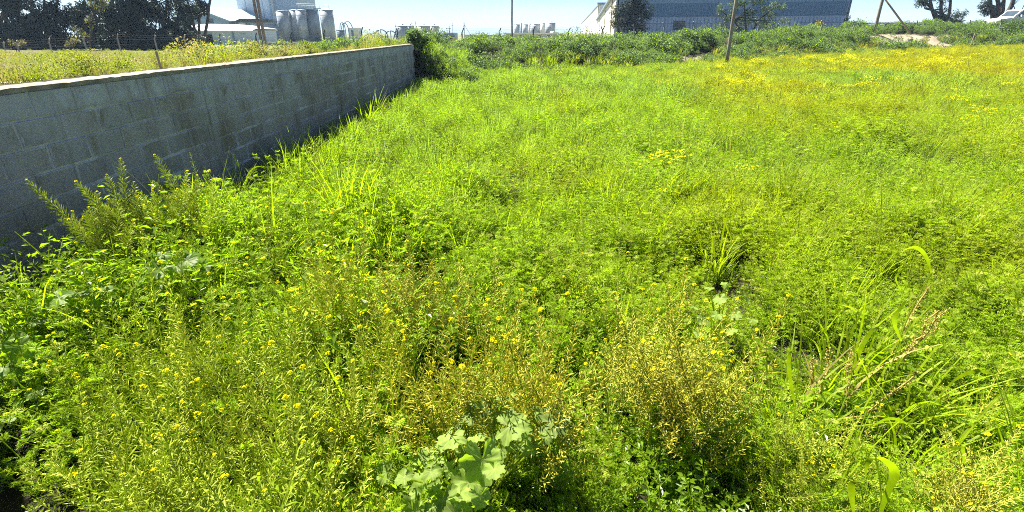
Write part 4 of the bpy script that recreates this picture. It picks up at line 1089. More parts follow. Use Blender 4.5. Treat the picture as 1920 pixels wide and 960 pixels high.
# stake on the wall back
q = P(303, 131, 7.3); b = MB(); b.tube([(q.x, q.y, 1.42), (q.x - .01, q.y, P(296, 96, 7.3).z)], [.017, .014], 6)
tag(link('stake', b.mesh('stake', [wood])), 'short weathered stake right behind the top of the block wall', 'stake')

# ================================================================== PERIMETER FENCES
pconc = conc
def fence(label, posts, D, arm, wires=4, hgt=1.95, pmat=None, extra_left=None):
    """posts: pixel columns; D: distance (number or function)"""
    pmat = pmat or pconc
    dfn = D if callable(D) else (lambda px: D)
    q0 = P(posts[0][0], 80, dfn(posts[0][0]))
    o = empty('perimeter_fence', (q0.x, q0.y, H(q0.x, q0.y)), label, 'fence')
    tops = []
    for px, ytop in posts:
        d = dfn(px); t = P(px, ytop, d); gz = H(t.x, t.y)
        b = MB(); b.tube([(t.x, t.y, gz - .2), (t.x, t.y, t.z - .22)], .055, 6)
        pp = part('post', b, pmat, o)
        # bent top arm as a piece of the post
        bb = MB(); bb.tube([Vector((t.x, t.y, t.z - .28)), Vector((t.x + arm * .16, t.y - .05, t.z + .05))], .045, 6)
        aw = bb.v
        w = pp.parent.location
        bb.v = [(v[0] - w.x, v[1] - w.y, v[2] - w.z) for v in aw]
        link('post_arm', bb.mesh('post_arm', [pmat]), pp)
        tops.append((Vector((t.x, t.y, t.z)), gz))
    wm = plain('rusty_wire', (0.10, 0.09, 0.085), rough=.9)
    for k in range(wires):
        b = MB()
        for (a, ga), (c, gc) in zip(tops, tops[1:]):
            f = 1 - 0.2 * k
            if k == 0: za, zc, xo = a.z + .03, c.z + .03, arm * .15
            elif k == 1: za, zc, xo = a.z - .12, c.z - .12, arm * .07
            else:
                tt = (k - 2) / max(1, wires - 2); za, zc, xo = lerp(a.z - .3, ga + .3, tt), lerp(c.z - .3, gc + .3, tt), 0
            m_ = Vector(((a.x + c.x) / 2 + xo, (a.y + c.y) / 2 - .05, (za + zc) / 2 - .03))
            b.tube([(a.x + xo, a.y - .06, za), m_, (c.x + xo, c.y - .06, zc)], .004, 3, cap=False)
        part('wire', b, wm, o)
    return o
fence('concrete post and wire fence in front of the dark trees at left', [(-60, 84), (5, 80), (29, 77), (90, 74), (155, 69), (218, 65), (288, 67), (344, 66)], lambda px: 44 + px * .004, 1)
fence('dark post wire fence running before the silos and tanks', [(344, 66), (410, 64), (478, 62), (544, 60), (606, 57), (677, 52), (744, 53), (807, 52), (866, 54), (936, 53), (1000, 50), (1066, 53), (1130, 50)], 46, 1, pmat=plain('dark_post', (0.08, 0.08, 0.075), rough=.8))
fence('fence of pale bent topped posts above the bank before the warehouse', [(1130, 50), (1190, 48), (1246, 44), (1303, 42), (1362, 42), (1424, 42), (1482, 41), (1543, 40), (1603, 41)], 46, -1)
fence('continuing bent post fence behind the sandy patch to the white car', [(1603, 41), (1668, 42), (1722, 39), (1771, 41), (1822, 38), (1880, 36), (1950, 34)], 52, -1)

# concrete slabs behind the wall
kerbm = plain('kerb_concrete', (0.5, 0.48, 0.44), (0.38, 0.36, 0.33), 3, .9)
for (xa, xb, y_, D, lab) in ((230, 262, 110, 15.5, 'short pale concrete slab among the weeds behind the wall, left one'), (280, 345, 108, 16.5, 'long pale concrete slab among the weeds behind the wall'), (-30, 30, 124, 11.5, 'pale concrete strip at the left edge behind the wall'), (590, 640, 95, 24, 'flat pale slab behind the wall near its far end')):
    a, c = P(xa, y_, D), P(xb, y_, D); gz = H(a.x, a.y)
    b = MB(); b.box(a.x, c.x, a.y, a.y + .5, gz - .05, gz + .13)
    tag(link('concrete_slab', b.mesh('concrete_slab', [kerbm])), lab, 'slab')

# ================================================================== TREES
def tree(label, D, trunks, blobs, leaf=.16, dens=60, mats=None, trad=.2, name='tree', depthk=1.0, wr=.45, hang=0.2, cat='tree', stuffing=True):
    mats = mats or [M['treeleaf']]
    q = P(trunks[0][0][0], trunks[0][0][1], D); gz = H(q.x, q.y)
    o = empty(name, (q.x, q.y, gz), label, cat)
    b = MB()
    for tr in trunks:
        pts_ = []
        for i, pt in enumerate(tr):
            p = P(pt[0], pt[1], D + (pt[2] if len(pt) > 2 else 0))
            if i == 0 and tr is trunks[0] or (i == 0 and pt[1] > 35): p.z = min(p.z, H(p.x, p.y) - .2)
            pts_.append(p)
        # finer, slightly crooked
        f = []
        for i in range(len(pts_) - 1):
            for k in range(3): f.append(pts_[i].lerp(pts_[i+1], k / 3) + rv() * trad * .25)
        f.append(pts_[-1]); b.tube(f, [lerp(trad, trad * .35, i / (len(f) - 1)) for i in range(len(f))], 7)
    # limbs reaching into the crown
    top = P(trunks[0][-1][0], trunks[0][-1][1], D)
    for bx, by, rx, ry in blobs[:14]:
        c = P(bx, by, D); s = Vector(f[len(f) // 2]) if len(f) > 2 else top
        b.tube([s, s.lerp(c, .5) + rv() * .3, c], [trad * .4, trad * .25, trad * .08], 5)
    part('trunk', b, M['bark'], o, True)
    cb_ = MB(); k = D / 1050.0
    for bx, by, rx, ry in blobs:
        c = P(bx, by, D); rX, rZ = rx * k, ry * k; rY = (rX + rZ) * .5 * depthk
        n_ = int(dens * (rX * rZ + rX * rY) / (leaf * leaf) * .02) + 12
        # sprays: small tufts of leaves
        for i in range(n_):
            u = rv() * (U(.2, 1) ** .5)
            cc = c + v3(u.x * rX, u.y * rY, u.z * rZ); dd = (rv() + v3(0, 0, -hang)).normalized()
            for j in range(4):
                cb_.leaf(cc + rv() * leaf * .8, (dd + rv() * .6).normalized(), rv(), leaf * U(.7, 1.4), leaf * wr * U(.7, 1.2), random.randrange(len(mats)), .1, .1)
    part('crown', cb_, mats, o)
    return o
def cloud(cx, cy_, rx, ry, n, r0, r1):
    out = []
    for i in range(n):
        a, r = U(0, 6.283), math.sqrt(U(0, 1)); s = U(r0, r1)
        out.append((cx + math.cos(a) * r * rx, cy_ + math.sin(a) * r * ry, s, s * U(.5, .85)))
    return out
LT = [(20, 60, 'dark gum tree at the far left edge behind the fence'), (85, 58, 'dark gum tree second from the left behind the fence'), (190, 62, 'dense dark tree left of the sunlit olive sapling'), (250, 57, 'dense dark tree right of the sunlit olive sapling'), (315, 60, 'dark tree with sky gaps left of the white shed'), (372, 66, 'dark tree overhanging the white shed roof')]
for i, (px, D, lab) in enumerate(LT):
    w = 62 if i < 5 else 34
    bl = cloud(px, 80, w, 24 if i < 5 else 8, 30 if i < 5 else 3, 10, 20)
    if i == 5: bl = cloud(342, 50, 20, 22, 9, 8, 13) + cloud(370, 16, 18, 14, 9, 6, 10) + cloud(350, 5, 34, 14, 8, 7, 12)
    else:
        bl += cloud(px, 32, w, 28, 40 if i in (2, 3) else 24, 8, 16)
        bl += cloud(px, -60, w * 1.1, 70, 26, 10, 22)
    tree(lab, D, [[(px, 95), (px + U(-6, 6), 40), (px + U(-10, 10), -60)], [(px + 3, 70), (px + U(14, 24), 10), (px + U(25, 40), -70)], [(px - 3, 75), (px - U(14, 24), 20), (px - U(30, 45), -60)]], bl, .30, 165, trad=.2, hang=.5)
tree('slim olive green sapling lit by sun before the dark trees', 50, [[(166, 92), (170, 50), (178, 10), (182, -30)]], cloud(185, 8, 18, 10, 8, 6, 10) + cloud(172, 45, 8, 16, 5, 4, 7) + cloud(150, 62, 14, 12, 4, 4, 7) + cloud(190, -30, 25, 20, 6, 8, 12), .16, 28, [M['treeolive'], M['treeleaf2']], .08)
tree('bare pale shrub before the open white shed', 60, [[(350, 92), (345, 70), (352, 50)]], cloud(350, 72, 10, 12, 4, 4, 7), .14, 20, [M['treeleaf2']], .06)
for bx, by, lab in ((30, 82, 'pale brown shrub at the fence beneath the leftmost trees'), (130, 80, 'dull shrub at the fence under the dark trees')):
    tree(lab, 47, [[(bx, 100), (bx, 85)]], cloud(bx, by, 14, 9, 6, 4, 8), .12, 30, [M['treeleaf2'], M['seedbrown']], .04, 'shrub', cat='shrub')
tree('ivy covered grey green tree at the corner of the white building', 70, [[(1160, 75), (1160, 40), (1158, -20)]], cloud(1158, 34, 9, 36, 16, 6, 9) + cloud(1156, -20, 12, 14, 6, 7, 10), .2, 50, [M['treeleaf2'], M['seedbrown']], .2)
tree('dark cypress like tree beside the warehouse front', 68, [[(1190, 75), (1190, 40), (1190, -30)]], cloud(1188, 28, 28, 36, 50, 9, 15) + cloud(1192, -30, 24, 30, 14, 10, 15), .2, 60, [M['treeleaf'], M['treeleaf']], .22)
tree('open crowned tree standing before the warehouse', 58, [[(1400, 66), (1398, 40), (1395, 5)], [(1402, 62), (1425, 35), (1455, 12)], [(1400, 62), (1375, 38), (1352, 20)]],
     [(1350, 18, 9, 10), (1362, 34, 10, 9), (1375, 12, 9, 12), (1392, 5, 12, 9), (1405, 22, 12, 10), (1420, 2, 14, 8), (1436, 18, 10, 7), (1455, 10, 10, 8), (1468, 12, 8, 5), (1448, 30, 12, 7), (1425, 40, 18, 8), (1395, 42, 16, 9), (1355, 48, 12, 6), (1470, 38, 10, 4), (1440, 52, 20, 6), (1380, 56, 18, 6), (1400, -18, 40, 14)], .17, 130, [M['treeleaf2'], M['bank']], .13)
tree('small tree leafing over from the left of the forked pair by the car', 62, [[(1765, 60), (1766, 30), (1762, -10), (1755, -60)], [(1768, 58), (1780, 25), (1785, -40)], [(1764, 58), (1748, 20), (1738, -30)]],
     cloud(1733, 2, 14, 8, 7, 5, 8) + cloud(1775, 30, 16, 14, 14, 6, 9) + cloud(1800, 22, 10, 8, 5, 5, 8) + cloud(1792, 44, 16, 6, 7, 5, 8) + cloud(1750, 6, 30, 8, 6, 6, 9) + cloud(1770, -35, 40, 22, 16, 9, 14), .18, 55, [M['treeleaf'], M['treeleaf2']], .24)
tree('forked dark trunks of the tree behind the white car', 66, [[(1860, 58), (1862, 30), (1856, 0), (1850, -50)], [(1868, 55), (1880, 20), (1890, -40)], [(1872, 50), (1898, 10), (1912, -40)], [(1864, 52), (1872, 15), (1868, -40)]],
     cloud(1845, 12, 8, 12, 8, 5, 8) + cloud(1850, 25, 8, 6, 4, 4, 6) + cloud(1880, -45, 46, 22, 18, 9, 14), .18, 55, [M['treeleaf'], M['treeleaf2']], .34)
tree('bare branched tree at the right edge beyond the car', 75, [[(1905, 55), (1915, 20), (1935, -20)], [(1906, 40), (1925, 18), (1950, 0)], [(1908, 30), (1900, 10), (1890, -12)]], cloud(1915, -25, 30, 12, 6, 5, 9), .16, 30, [M['treeleaf2']], .07)
tree('low rounded bush at the foot of the warehouse wall', 60, [[(1530, 56), (1530, 46)]], cloud(1532, 46, 13, 6, 7, 4, 8), .14, 45, [M['seedbrown'], M['bank']], .05, 'shrub', cat='shrub')
tree('creeper mound hanging from the warehouse right corner', 74, [[(1586, 60), (1586, 30)]], cloud(1587, 34, 4, 12, 5, 4, 6), .15, 45, [M['treeleaf']], .05, 'shrub', cat='shrub')

# bushes of the bank that stand out from the mass
def bush(label, px, py, D, w, h, mats, leaf=.11, n=900, yel=False):
    q = P(px, py, D); gz = H(q.x, q.y)
    b = MB(); r = w * D / 1050 / 2; hh = h * D / 1050
    cs = [(v3(U(-.6, .6) * r, U(-.4, .4) * r, U(.3, .75) * hh), U(.35, .6)) for _ in range(7)]
    for i in range(n):
        c, k = random.choice(cs); u = rv() * U(.5, 1)
        p = c + v3(u.x * r * k, u.y * r * k, u.z * hh * k * .8); p.z = max(p.z, 0.02)
        b.leaf(p, (u + rv() * .7 + v3(0, 0, .2)).normalized(), v3(0, 0, 1) + rv() * .6, leaf * U(.6, 1.3), leaf * .5, random.randrange(len(mats)), .15, .1)
    st = MB()
    for c, k in cs: st.tube([v3(0, 0, -.1), c * .5 + v3(0, 0, .05), c], [.02, .015, .008], 5)
    o = empty('bush', (q.x, q.y, gz), label, 'bush')
    link('stem', st.mesh('stem', [M['stem']]), o); c = link('foliage', b.mesh('foliage', mats), o); c['kind'] = 'stuff'
for a in [('dense bush growing against the far end of the block wall', 792, 118, 21.3, 40, 30), ('low bush tight against the corner where the block wall ends', 782, 132, 20.75, 34, 34), ('rounded green bush on the bank just past the wall end', 815, 104, 24.5, 70, 34), ('tall bushy clump on the bank left of the centre pole', 905, 88, 31, 70, 30), ('bright tipped bush at the foot of the bank below the centre pole', 960, 115, 29, 80, 26),
          ('dark green bush on the bank left of the thin stick', 1075, 95, 32, 90, 42), ('high bush on the bank below the white building', 1110, 72, 36, 90, 24), ('leafy bush on the bank below the dark cypress', 1200, 72, 37, 90, 30),
          ('bush on the bank just left of the leaning pole', 1320, 82, 38, 80, 34), ('broad bush on the bank right of the leaning pole', 1465, 80, 41, 90, 34), ('rounded bush left of the sandy patch', 1590, 74, 44, 90, 36), ('low bush at the left rim of the sandy patch', 1640, 85, 44, 44, 22),
          ('bush at the right rim of the sandy patch', 1795, 66, 48, 60, 26), ('big leafy bush on the bank below the white car', 1860, 62, 49, 90, 30), ('bush on the bank at the right edge of the field', 1912, 64, 49, 60, 30)]:
    bush(*a, [M['bank'], M['bank'], M['bank'] if 'wall end' in a[0] or 'block wall' in a[0] else M['mallow']])
for a in [('reddish brown dry shrub on the ground behind the wall middle', 465, 108, 17, 90, 34), ('dry beige shrub behind the wall left of the twin pole', 395, 112, 15, 90, 40), ('dry beige shrub behind the wall right of the twin pole', 535, 98, 19, 100, 30), ('green bush behind the far part of the wall', 580, 96, 20, 56, 24), ('pale dry bush behind the wall end', 690, 88, 24, 90, 36)]:
    bush(*a, [M['terrace'], M['grass_dry'], M['bank']] if 'green' not in a[0] else [M['bank'], M['terrace']], .07, 1500)
for a in [('yellow green bush behind the wall, at the left', 60, 128, 10, 130, 30), ('yellowest bush behind the wall, left of the short stake', 160, 120, 11, 130, 44), ('green bush behind the wall beside the yellowest one', 215, 108, 14, 60, 28)]:
    bush(*a, [M['terrace']], .05, 2200)

# ================================================================== BUILDINGS AND PLANT
whitep = plain('white_painted_wall', (0.78, 0.76, 0.70), (0.62, 0.60, 0.55), .8, .8)
whiteroof = plain('white_sheet_roof', (0.8, 0.8, 0.78), (0.68, 0.68, 0.66), .4, .5)
greyclad = plain('grey_cladding', (0.74, 0.77, 0.80), (0.68, 0.71, 0.75), .25, .6)
blueclad = plain('blue_grey_cladding', (0.32, 0.42, 0.54), (0.27, 0.36, 0.48), .3, .6)
darkclad = plain('dark_blue_cladding', (0.16, 0.29, 0.41), (0.14, 0.26, 0.37), .3, .5)
midclad = plain('mid_blue_cladding', (0.34, 0.48, 0.58), (0.30, 0.44, 0.54), .3, .5)
darkin = plain('dark_interior', (0.03, 0.032, 0.035), rough=.9)
steel = plain('galvanised_steel', (0.42, 0.46, 0.50), (0.30, 0.34, 0.39), .9, .45, .12)
steeld = plain('dull_steel', (0.22, 0.27, 0.33), (0.16, 0.20, 0.26), .9, .5, .1)
glass = plain('dark_glass', (0.05, 0.07, 0.09), rough=.15, spec=.6)
bluep = plain('blue_paint', (0.04, 0.12, 0.28), (0.03, 0.09, 0.2), 1, .4)
greendark = plain('dark_green_canopy', (0.06, 0.08, 0.08), rough=.6)
def pbox(parent, name, xa, xb, ya, yb, D, depth, mat, d0=0.0, label=None):
    """box whose front face spans pixels xa..xb, ya..yb (top..bottom, None = ground) at distance D"""
    a, c = P(xa, yb if yb is not None else 70, D), P(xb, ya, D)
    # the bottom column is measured, verticals stay vertical
    z0 = a.z if yb is not None else H(a.x, D) - .3
    b = MB(); b.box(a.x, c.x if yb is None else c.x, D + d0, D + depth, z0, c.z)
    o = part(name, b, mat, parent)
    if label: o['label'] = label
    return o
def X(px, py, D): return P(px, py, D).x
def Z(py, D): return EYE + ray(960, py).z / ray(960, py).y * D
def wbox(parent, name, x0, x1, y0, y1, z0, z1, mat, label=None):
    b = MB(); b.box(x0, x1, y0, y1, z0, z1); o = part(name, b, mat, parent)
    if label: o['label'] = label
    return o

# white shed
D = 88; x0, x1 = X(352, 84, D), X(477, 84, D); gz = H(x0, D); zt = Z(57.5, D)
shed = empty('storage_shed', (x0, D, gz), 'low white shed with shallow curved roof and dark open bay', 'shed')
xo = X(402, 84, D)
shedclad = plain('pale_shed_cladding', (0.52, 0.62, 0.74), (0.46, 0.56, 0.68), .3, .6)
wbox(shed, 'wall', xo, x1, D, D + 9, gz - .3, zt, shedclad)
b = MB(); n_ = 10; 
for i in range(n_ + 1):
    t = i / n_; x = lerp(x0 - .3, x1 + .25, t); zz = zt + .12 + 1.15 * math.sin(math.pi * (0.08 + .84 * t)) ** .8 * (1 - .55 * t)
    b.v += [(x, D - .35, zt + .02), (x, D + .8, zz), (x, D + 9, zz), (x, D + 9.2, zt)]
for i in range(n_):
    a = 4 * i
    for k in range(3): b.f.append((a+k, a+k+1, a+k+5, a+k+4)); b.m.append(0)
part('roof', b, whiteroof, shed)
wbox(shed, 'back_wall', x0, xo, D + 8.8, D + 9, gz - .3, zt, blueclad); wbox(shed, 'lintel', x0, xo, D + .02, D + .3, zt - .55, zt - .01, blueclad)
wbox(shed, 'dark_bay', x0 + .1, xo - .1, D + 4, D + 4.2, gz, zt - .1, darkin); wbox(shed, 'side_wall', x0 - .15, x0, D, D + 9, gz - .3, zt, blueclad)
xc = X(441, 84, D); wbox(shed, 'downpipe', xc - .09, xc + .09, D - .15, D - .01, gz, zt, darkclad); wbox(shed, 'gutter', x0, x1 + .2, D - .5, D - .36, zt - .1, zt + .04, whiteroof)
wbox(shed, 'sign_plate', X(452, 64, D), X(460, 64, D), D - .05, D - .01, Z(64.5, D), Z(62, D), midclad)
# gable building behind
D = 112; gz = H(X(350, 60, D), D); g = empty('gabled_building', (X(380, 60, D), D, gz), 'blue grey gabled building behind the white shed', 'building')
xa, xb, xr = X(338, 60, D), X(432, 60, D), X(366, 60, D)
b = MB(); zs = [(xa, gz - .3), (xb, gz - .3), (xb, Z(40, D)), (xr, Z(13, D)), (xa, Z(26, D))]
for yy in (D, D + 24):
    for x, z in zs: b.v.append((x, yy, z))
b.f = [(0,1,2,3,4), (9,8,7,6,5), (0,5,6,1), (1,6,7,2), (0,4,9,5)]; b.m = [0]*5
part('wall', b, blueclad, g)
b = MB()
for (xA, zA, xB, zB) in ((xb + .5, Z(41.5, D), xr, Z(12, D)), (xr, Z(12, D), xa - .5, Z(28, D))):
    o_ = len(b.v); b.v += [(xA, D - .4, zA), (xB, D - .4, zB), (xB, D + 24, zB), (xA, D + 24, zA), (xA, D - .4, zA + .25), (xB, D - .4, zB + .25), (xB, D + 24, zB + .25), (xA, D + 24, zA + .25)]
    b.f += [tuple(o_ + i for i in f) for f in ((0,1,2,3), (7,6,5,4), (0,4,5,1), (2,6,7,3), (0,3,7,4), (1,5,6,2))]; b.m += [0]*6
part('roof', b, midclad, g)
wbox(g, 'window', X(392, 40, D), X(400, 40, D), D - .06, D - .01, Z(45, D), Z(35, D), glass)
wbox(g, 'shutter', X(378, 40, D), X(386, 40, D), D - .05, D - .01, Z(45, D), Z(35, D), midclad); wbox(g, 'shutter', X(402, 40, D), X(408, 40, D), D - .05, D - .01, Z(45, D), Z(38, D), midclad)
# tower block
D = 135; gz = H(X(480, 75, D), D); t_ = empty('factory_tower', (X(490, 75, D), D, gz), 'tall pale grey cladded factory tower behind the twin pole', 'building')
xa, xb, xc = X(457, 72, D), X(519, 72, D), X(563, 72, D)
wbox(t_, 'main_block', xa, xb, D, D + 14, Z(45.5, D), Z(-60, D), greyclad)
wbox(t_, 'side_block', xb + .01, xc, D + 1.5, D + 14, gz - .3, Z(-50, D), plain('shade_cladding', (0.44, 0.52, 0.62), (0.38, 0.46, 0.56), .2, .6))
wbox(t_, 'ledge', xa + .5, xb + .6, D - 1.2, D + 2, Z(49, D), Z(46, D), whiteroof); wbox(t_, 'dark_band', xa + .5, xb, D + .3, D + 2, Z(52, D), Z(49.1, D), darkclad)
wbox(t_, 'lower_wall', xa + 1, xb, D + .4, D + 12, Z(62, D), Z(52.1, D), greyclad); wbox(t_, 'open_base', xa, xb, D + 2.5, D + 3, gz - .2, Z(62.1, D), darkin)
for k in range(4):
    px = lerp(xa, xb, k / 3); wbox(t_, 'column', px - .12, px + .12, D, D + .35, gz - .2, Z(62.1, D), steeld)
for k in range(1, 4):
    x = lerp(xa, xb, k / 4); wbox(t_, 'panel_joint', x - .05, x + .05, D - .04, D - .005, Z(45, D), Z(-60, D), steel)
wbox(t_, 'ladder', xb - .35, xb - .05, D - .3, D - .1, Z(70, D), Z(-58, D), midclad)
# canopy
D = 112; c_ = empty('loading_canopy', (X(462, 60, D), D, H(X(462, 60, D), D)), 'dark flat canopy with white box unit before the tower', 'canopy')
b = MB()
xa, xb = X(436, 42, D), X(486, 42, D)
b.add([(xa, D, Z(41, D)), (xb, D, Z(41, D)), (xb, D, Z(35, D)), (xa + 1.6, D, Z(35, D)), (xa, D + 8, Z(41, D)), (xb, D + 8, Z(41, D)), (xb, D + 8, Z(35, D)), (xa + 1.6, D + 8, Z(35, D))], [(0,1,2,3), (7,6,5,4), (0,4,5,1), (3,2,6,7), (0,3,7,4), (1,5,6,2)])
part('roof', b, greendark, c_)
for px in (442, 462, 482): q = X(px, 60, D); wbox(c_, 'column', q - .12, q + .12, D + .5, D + .75, H(q, D) - .2, Z(41, D), steeld)
wbox(c_, 'box_unit', X(444, 46, D), X(457, 46, D), D + .8, D + 3, Z(49, D), Z(42.5, D), whitep); wbox(c_, 'long_beam', X(446, 51, D), X(486, 51, D), D + .85, D + 1.2, Z(53, D), Z(50, D), whitep)
wbox(c_, 'machinery', X(468, 60, D), X(484, 60, D), D + 1.5, D + 4, H(q, D), Z(54, D), darkin)
# silos
def silo(name, px, D, wpx, ytop, label, group=None, mat=None, cone=.12, parts=True, cat='silo'):
    mat = mat or steel
    x = X(px, 78, D); gz = H(x, D); r = wpx / 1040 * D / 2; zt = Z(ytop, D)
    o = empty(name, (x, D, gz), label, cat, group)
    b = MB(); b.cyl(x, D, gz - .3, zt, r, 28); part('body', b, mat, o, False)
    for p in o.children[-1].data.polygons: p.use_smooth = len(p.vertices) == 4
    b = MB(); b.tube([(x, D, zt - .02), (x, D, zt + .06), (x, D, zt + cone * r + .05)], [r * 1.03, r * 1.03, r * .15], 28); part('roof', b, mat, o)
    for k in range(1, 6):
        z = lerp(gz, zt, k / 6); b = MB(); b.cyl(x, D, z - .035, z + .035, r * 1.012, 28); part('hoop', b, mat, o)
    return o
SG = 'tall steel silos beside the tower'
silo('silo', 539, 120, 24, 21, 'leftmost tall steel silo, close against the grey tower', SG, steel)
silo('silo', 560, 121, 17, 19, 'second tall steel silo from the left with bright left edge', SG, steel)
silo('silo', 572, 119, 18, 19, 'third tall steel silo, half hiding the second', SG, steel)
silo('silo', 592, 121, 24, 18, 'fourth tall steel silo, darker, behind the third', SG, steeld)
silo('silo', 619, 119, 24, 19, 'rightmost tall steel silo with domed top', SG, steel, .35)
D = 119.5; w_ = empty('silo_catwalk', (X(590, 70, D), D, H(X(590, 70, D), D)), 'dark catwalk with thin handrails along the silo tops', 'catwalk')
xa, xb = X(522, 13, D), X(617, 13, D)
wbox(w_, 'deck', xa, xb, D - .3, D + .3, Z(16.3, D), Z(14.8, D), darkclad)
for k, yy in enumerate((6.5, 9.5)):
    b = MB(); b.tube([(X(556, yy, D), D - .3, Z(yy, D)), (xb, D - .3, Z(yy + 2.5, D))], .035, 5); part('handrail', b, steeld, w_)
for k in range(8):
    x = lerp(X(556, 9, D), xb, k / 7); b = MB(); b.tube([(x, D - .3, Z(15, D)), (x, D - .3, Z(7.5 + 2 * k / 7, D))], .03, 4); part('baluster', b, steeld, w_)
for px in (560, 590, 616): x = X(px, 16, D); wbox(w_, 'hanger', x - .2, x + .2, D - .2, D + .2, Z(21, D), Z(16.4, D), darkclad)
x = X(578, 10, D + 4); b = MB(); b.tube([(x, D + 5, 1), (x, D + 5, 12)], .22, 10); o = link('chimney', b.mesh('chimney', [midclad])); tag(o, 'thin blue grey chimney rising behind the silos', 'chimney')
# low wall and yard objects
D = 84; w = empty('yard_wall', (X(500, 84, D), D, H(X(500, 84, D), D)), 'low concrete yard wall with pale capping before the silos', 'wall')
xa, xb = X(470, 82, D), X(612, 82, D); gz = H(xa, D)
wbox(w, 'wall_body', xa, xb, D, D + .3, gz - .3, Z(80.6, D), greyp); wbox(w, 'capping', xa - .1, xb + .1, D - .08, D + .38, Z(80.5, D), Z(78.8, D), whitep)
D = 70; w = empty('concrete_tank', (X(614, 84, D), D, H(X(614, 84, D), D)), 'small grey concrete box at the end of the yard wall', 'tank'); wbox(w, 'wall_body', X(603, 84, D), X(626, 84, D), D, D + 1.5, H(X(614, 84, D), D) - .2, Z(80, D), conc); wbox(w, 'cover', X(602, 84, D), X(627, 84, D), D - .1, D + 1.6, Z(80, D) + .003, Z(79, D), conc)
silo('water_tank', 641, 105, 15, 57, 'small round steel tank right of the silos', None, steeld, .1, cat='tank')
D = 110; hp = empty('hooped_pipes', (X(650, 66, D), D, H(X(650, 66, D), D)), 'arched steel pipes curving over beside the small tank', 'pipework')
for (xa, xb, yt) in ((638, 648, 42), (641, 654, 43), (644, 662, 40)):
    b = MB(); pts_ = []
    for k in range(11):
        t = k / 10; a = math.pi * t
        pts_.append((lerp(X(xa, 60, D), X(xb, 60, D), (1 - math.cos(a)) / 2), D, lerp(Z(58 if t < .5 else 56, D), Z(yt, D), math.sin(a))))
    b.tube([(pts_[0][0], D, H(pts_[0][0], D))] + pts_ + [(pts_[-1][0], D, H(pts_[0][0], D))], .09, 6); part('pipe', b, steeld, hp, True)
D = 105; m_ = empty('plant_room', (X(664, 62, D), D, H(X(664, 62, D), D)), 'small grey box housing right of the arched pipes', 'housing'); wbox(m_, 'housing', X(655, 62, D), X(671, 62, D), D, D + 3, H(X(664, 62, D), D) - .2, Z(52, D), greyclad); wbox(m_, 'door', X(659, 62, D), X(663, 62, D), D - .06, D - .005, H(X(664, 62, D), D), Z(57, D), steeld)
# blue irrigation reels
D = 75; m_ = empty('hose_reel', (X(724, 70, D), D, H(X(724, 70, D), D)), 'blue framed machine with two hoops behind the bank grass', 'machine')
for px, rr in ((715, .9), (733, .75)):
    c = P(px, 69, D); b = MB(); b.tube([(c.x + math.cos(a) * rr, D, c.z + math.sin(a) * rr) for a in [k * math.pi / 8 for k in range(17)]], .07, 6); part('hoop', b, bluep, m_, True)
    b = MB(); b.tube([(c.x, D, c.z - rr), (c.x, D, c.z + rr)], .05, 5); b.tube([(c.x - rr, D, c.z), (c.x + rr, D, c.z)], .05, 5); part('spoke', b, bluep, m_)
b = MB(); b.tube([P(738, 74, D), P(741, 62, D), P(744, 53, D)], .08, 6); part('arm', b, bluep, m_)
b = MB(); q = P(724, 74, D); b.box(q.x - 1.6, q.x + 1.6, D - .2, D + .2, H(q.x, D), H(q.x, D) + .3); part('chassis', b, bluep, m_)
# round tanks middle
TG = 'round pale tanks on the skyline left of the pole'
for px, w, yt, lab, DD in ((755, 23, 49, 'nearest round steel tank with a bent vent pipe, left of the tank row', 120), (770, 16, 48.5, 'narrow tank partly behind the one with the vent', 126), (795, 27, 49, 'wide pale tank in the middle of the tank row', 135), (815, 19, 49, 'pale tank at the right end of the tank row', 138)):
    o = silo('storage_tank', px, DD, w, yt, lab, TG, steel if px < 780 else plain('pale_tank', (0.6, 0.6, 0.55), (0.5, 0.5, 0.48), .5, .5), .12, cat='tank')
    x = X(px, 50, DD); b = MB(); b.tube([(x, DD, Z(yt, DD)), (x, DD, Z(yt - 4, DD)), (x + .4, DD, Z(yt - 4.5, DD))], .12, 6); part('vent', b, steeld, o)
D = 100; tr = empty('flatbed_trailer', (X(820, 68, D), D, H(X(820, 68, D), D)), 'long grey tanker trailer parked before the round tanks', 'trailer')
b = MB(); zc = Z(65.5, D); b.tube([(X(784, 66, D), D, zc), (X(786, 66, D), D, zc), (X(852, 66, D), D, zc), (X(854, 66, D), D, zc)], [.25, .42, .42, .25], 16); part('tank_body', b, steeld, tr, True)
wbox(tr, 'chassis', X(783, 70, D), X(856, 70, D), D - .35, D + .35, zc - .62, zc - .45, darkclad)
for px in (790, 796, 838, 844, 850): b = MB(); c = X(px, 72, D); b.tube([(c, D - .6, zc - .85), (c, D - .3, zc - .85)], .42, 14); part('wheel', b, darkin, tr)
wbox(tr, 'cab', X(853, 70, D), X(858, 70, D), D - .5, D + .5, zc - .8, zc + .35, midclad)
for px, y0, y1, D, r, lab in ((842, 48, 68, 90, .06, 'short dark post with insulator behind the trailer'), (848, 43, 68, 95, .03, 'thin lattice mast left of the tall white mast'), (779, 40, 60, 110, .04, 'thin white mast rising between the round tanks'), (741, 44, 66, 110, .03, 'thin aerial left of the round tanks'), (1035, 38, 60, 150, .06, 'short vent mast on the far tanks')):
    a = P(px, y0, D); b = MB(); b.tube([(a.x, D, H(a.x, D)), (a.x, D, a.z)], r, 5); b.tube([(a.x - .3, D, a.z - .4), (a.x + .3, D, a.z - .4)], r, 4); tag(link('mast', b.mesh('mast', [greyp])), lab, 'mast')
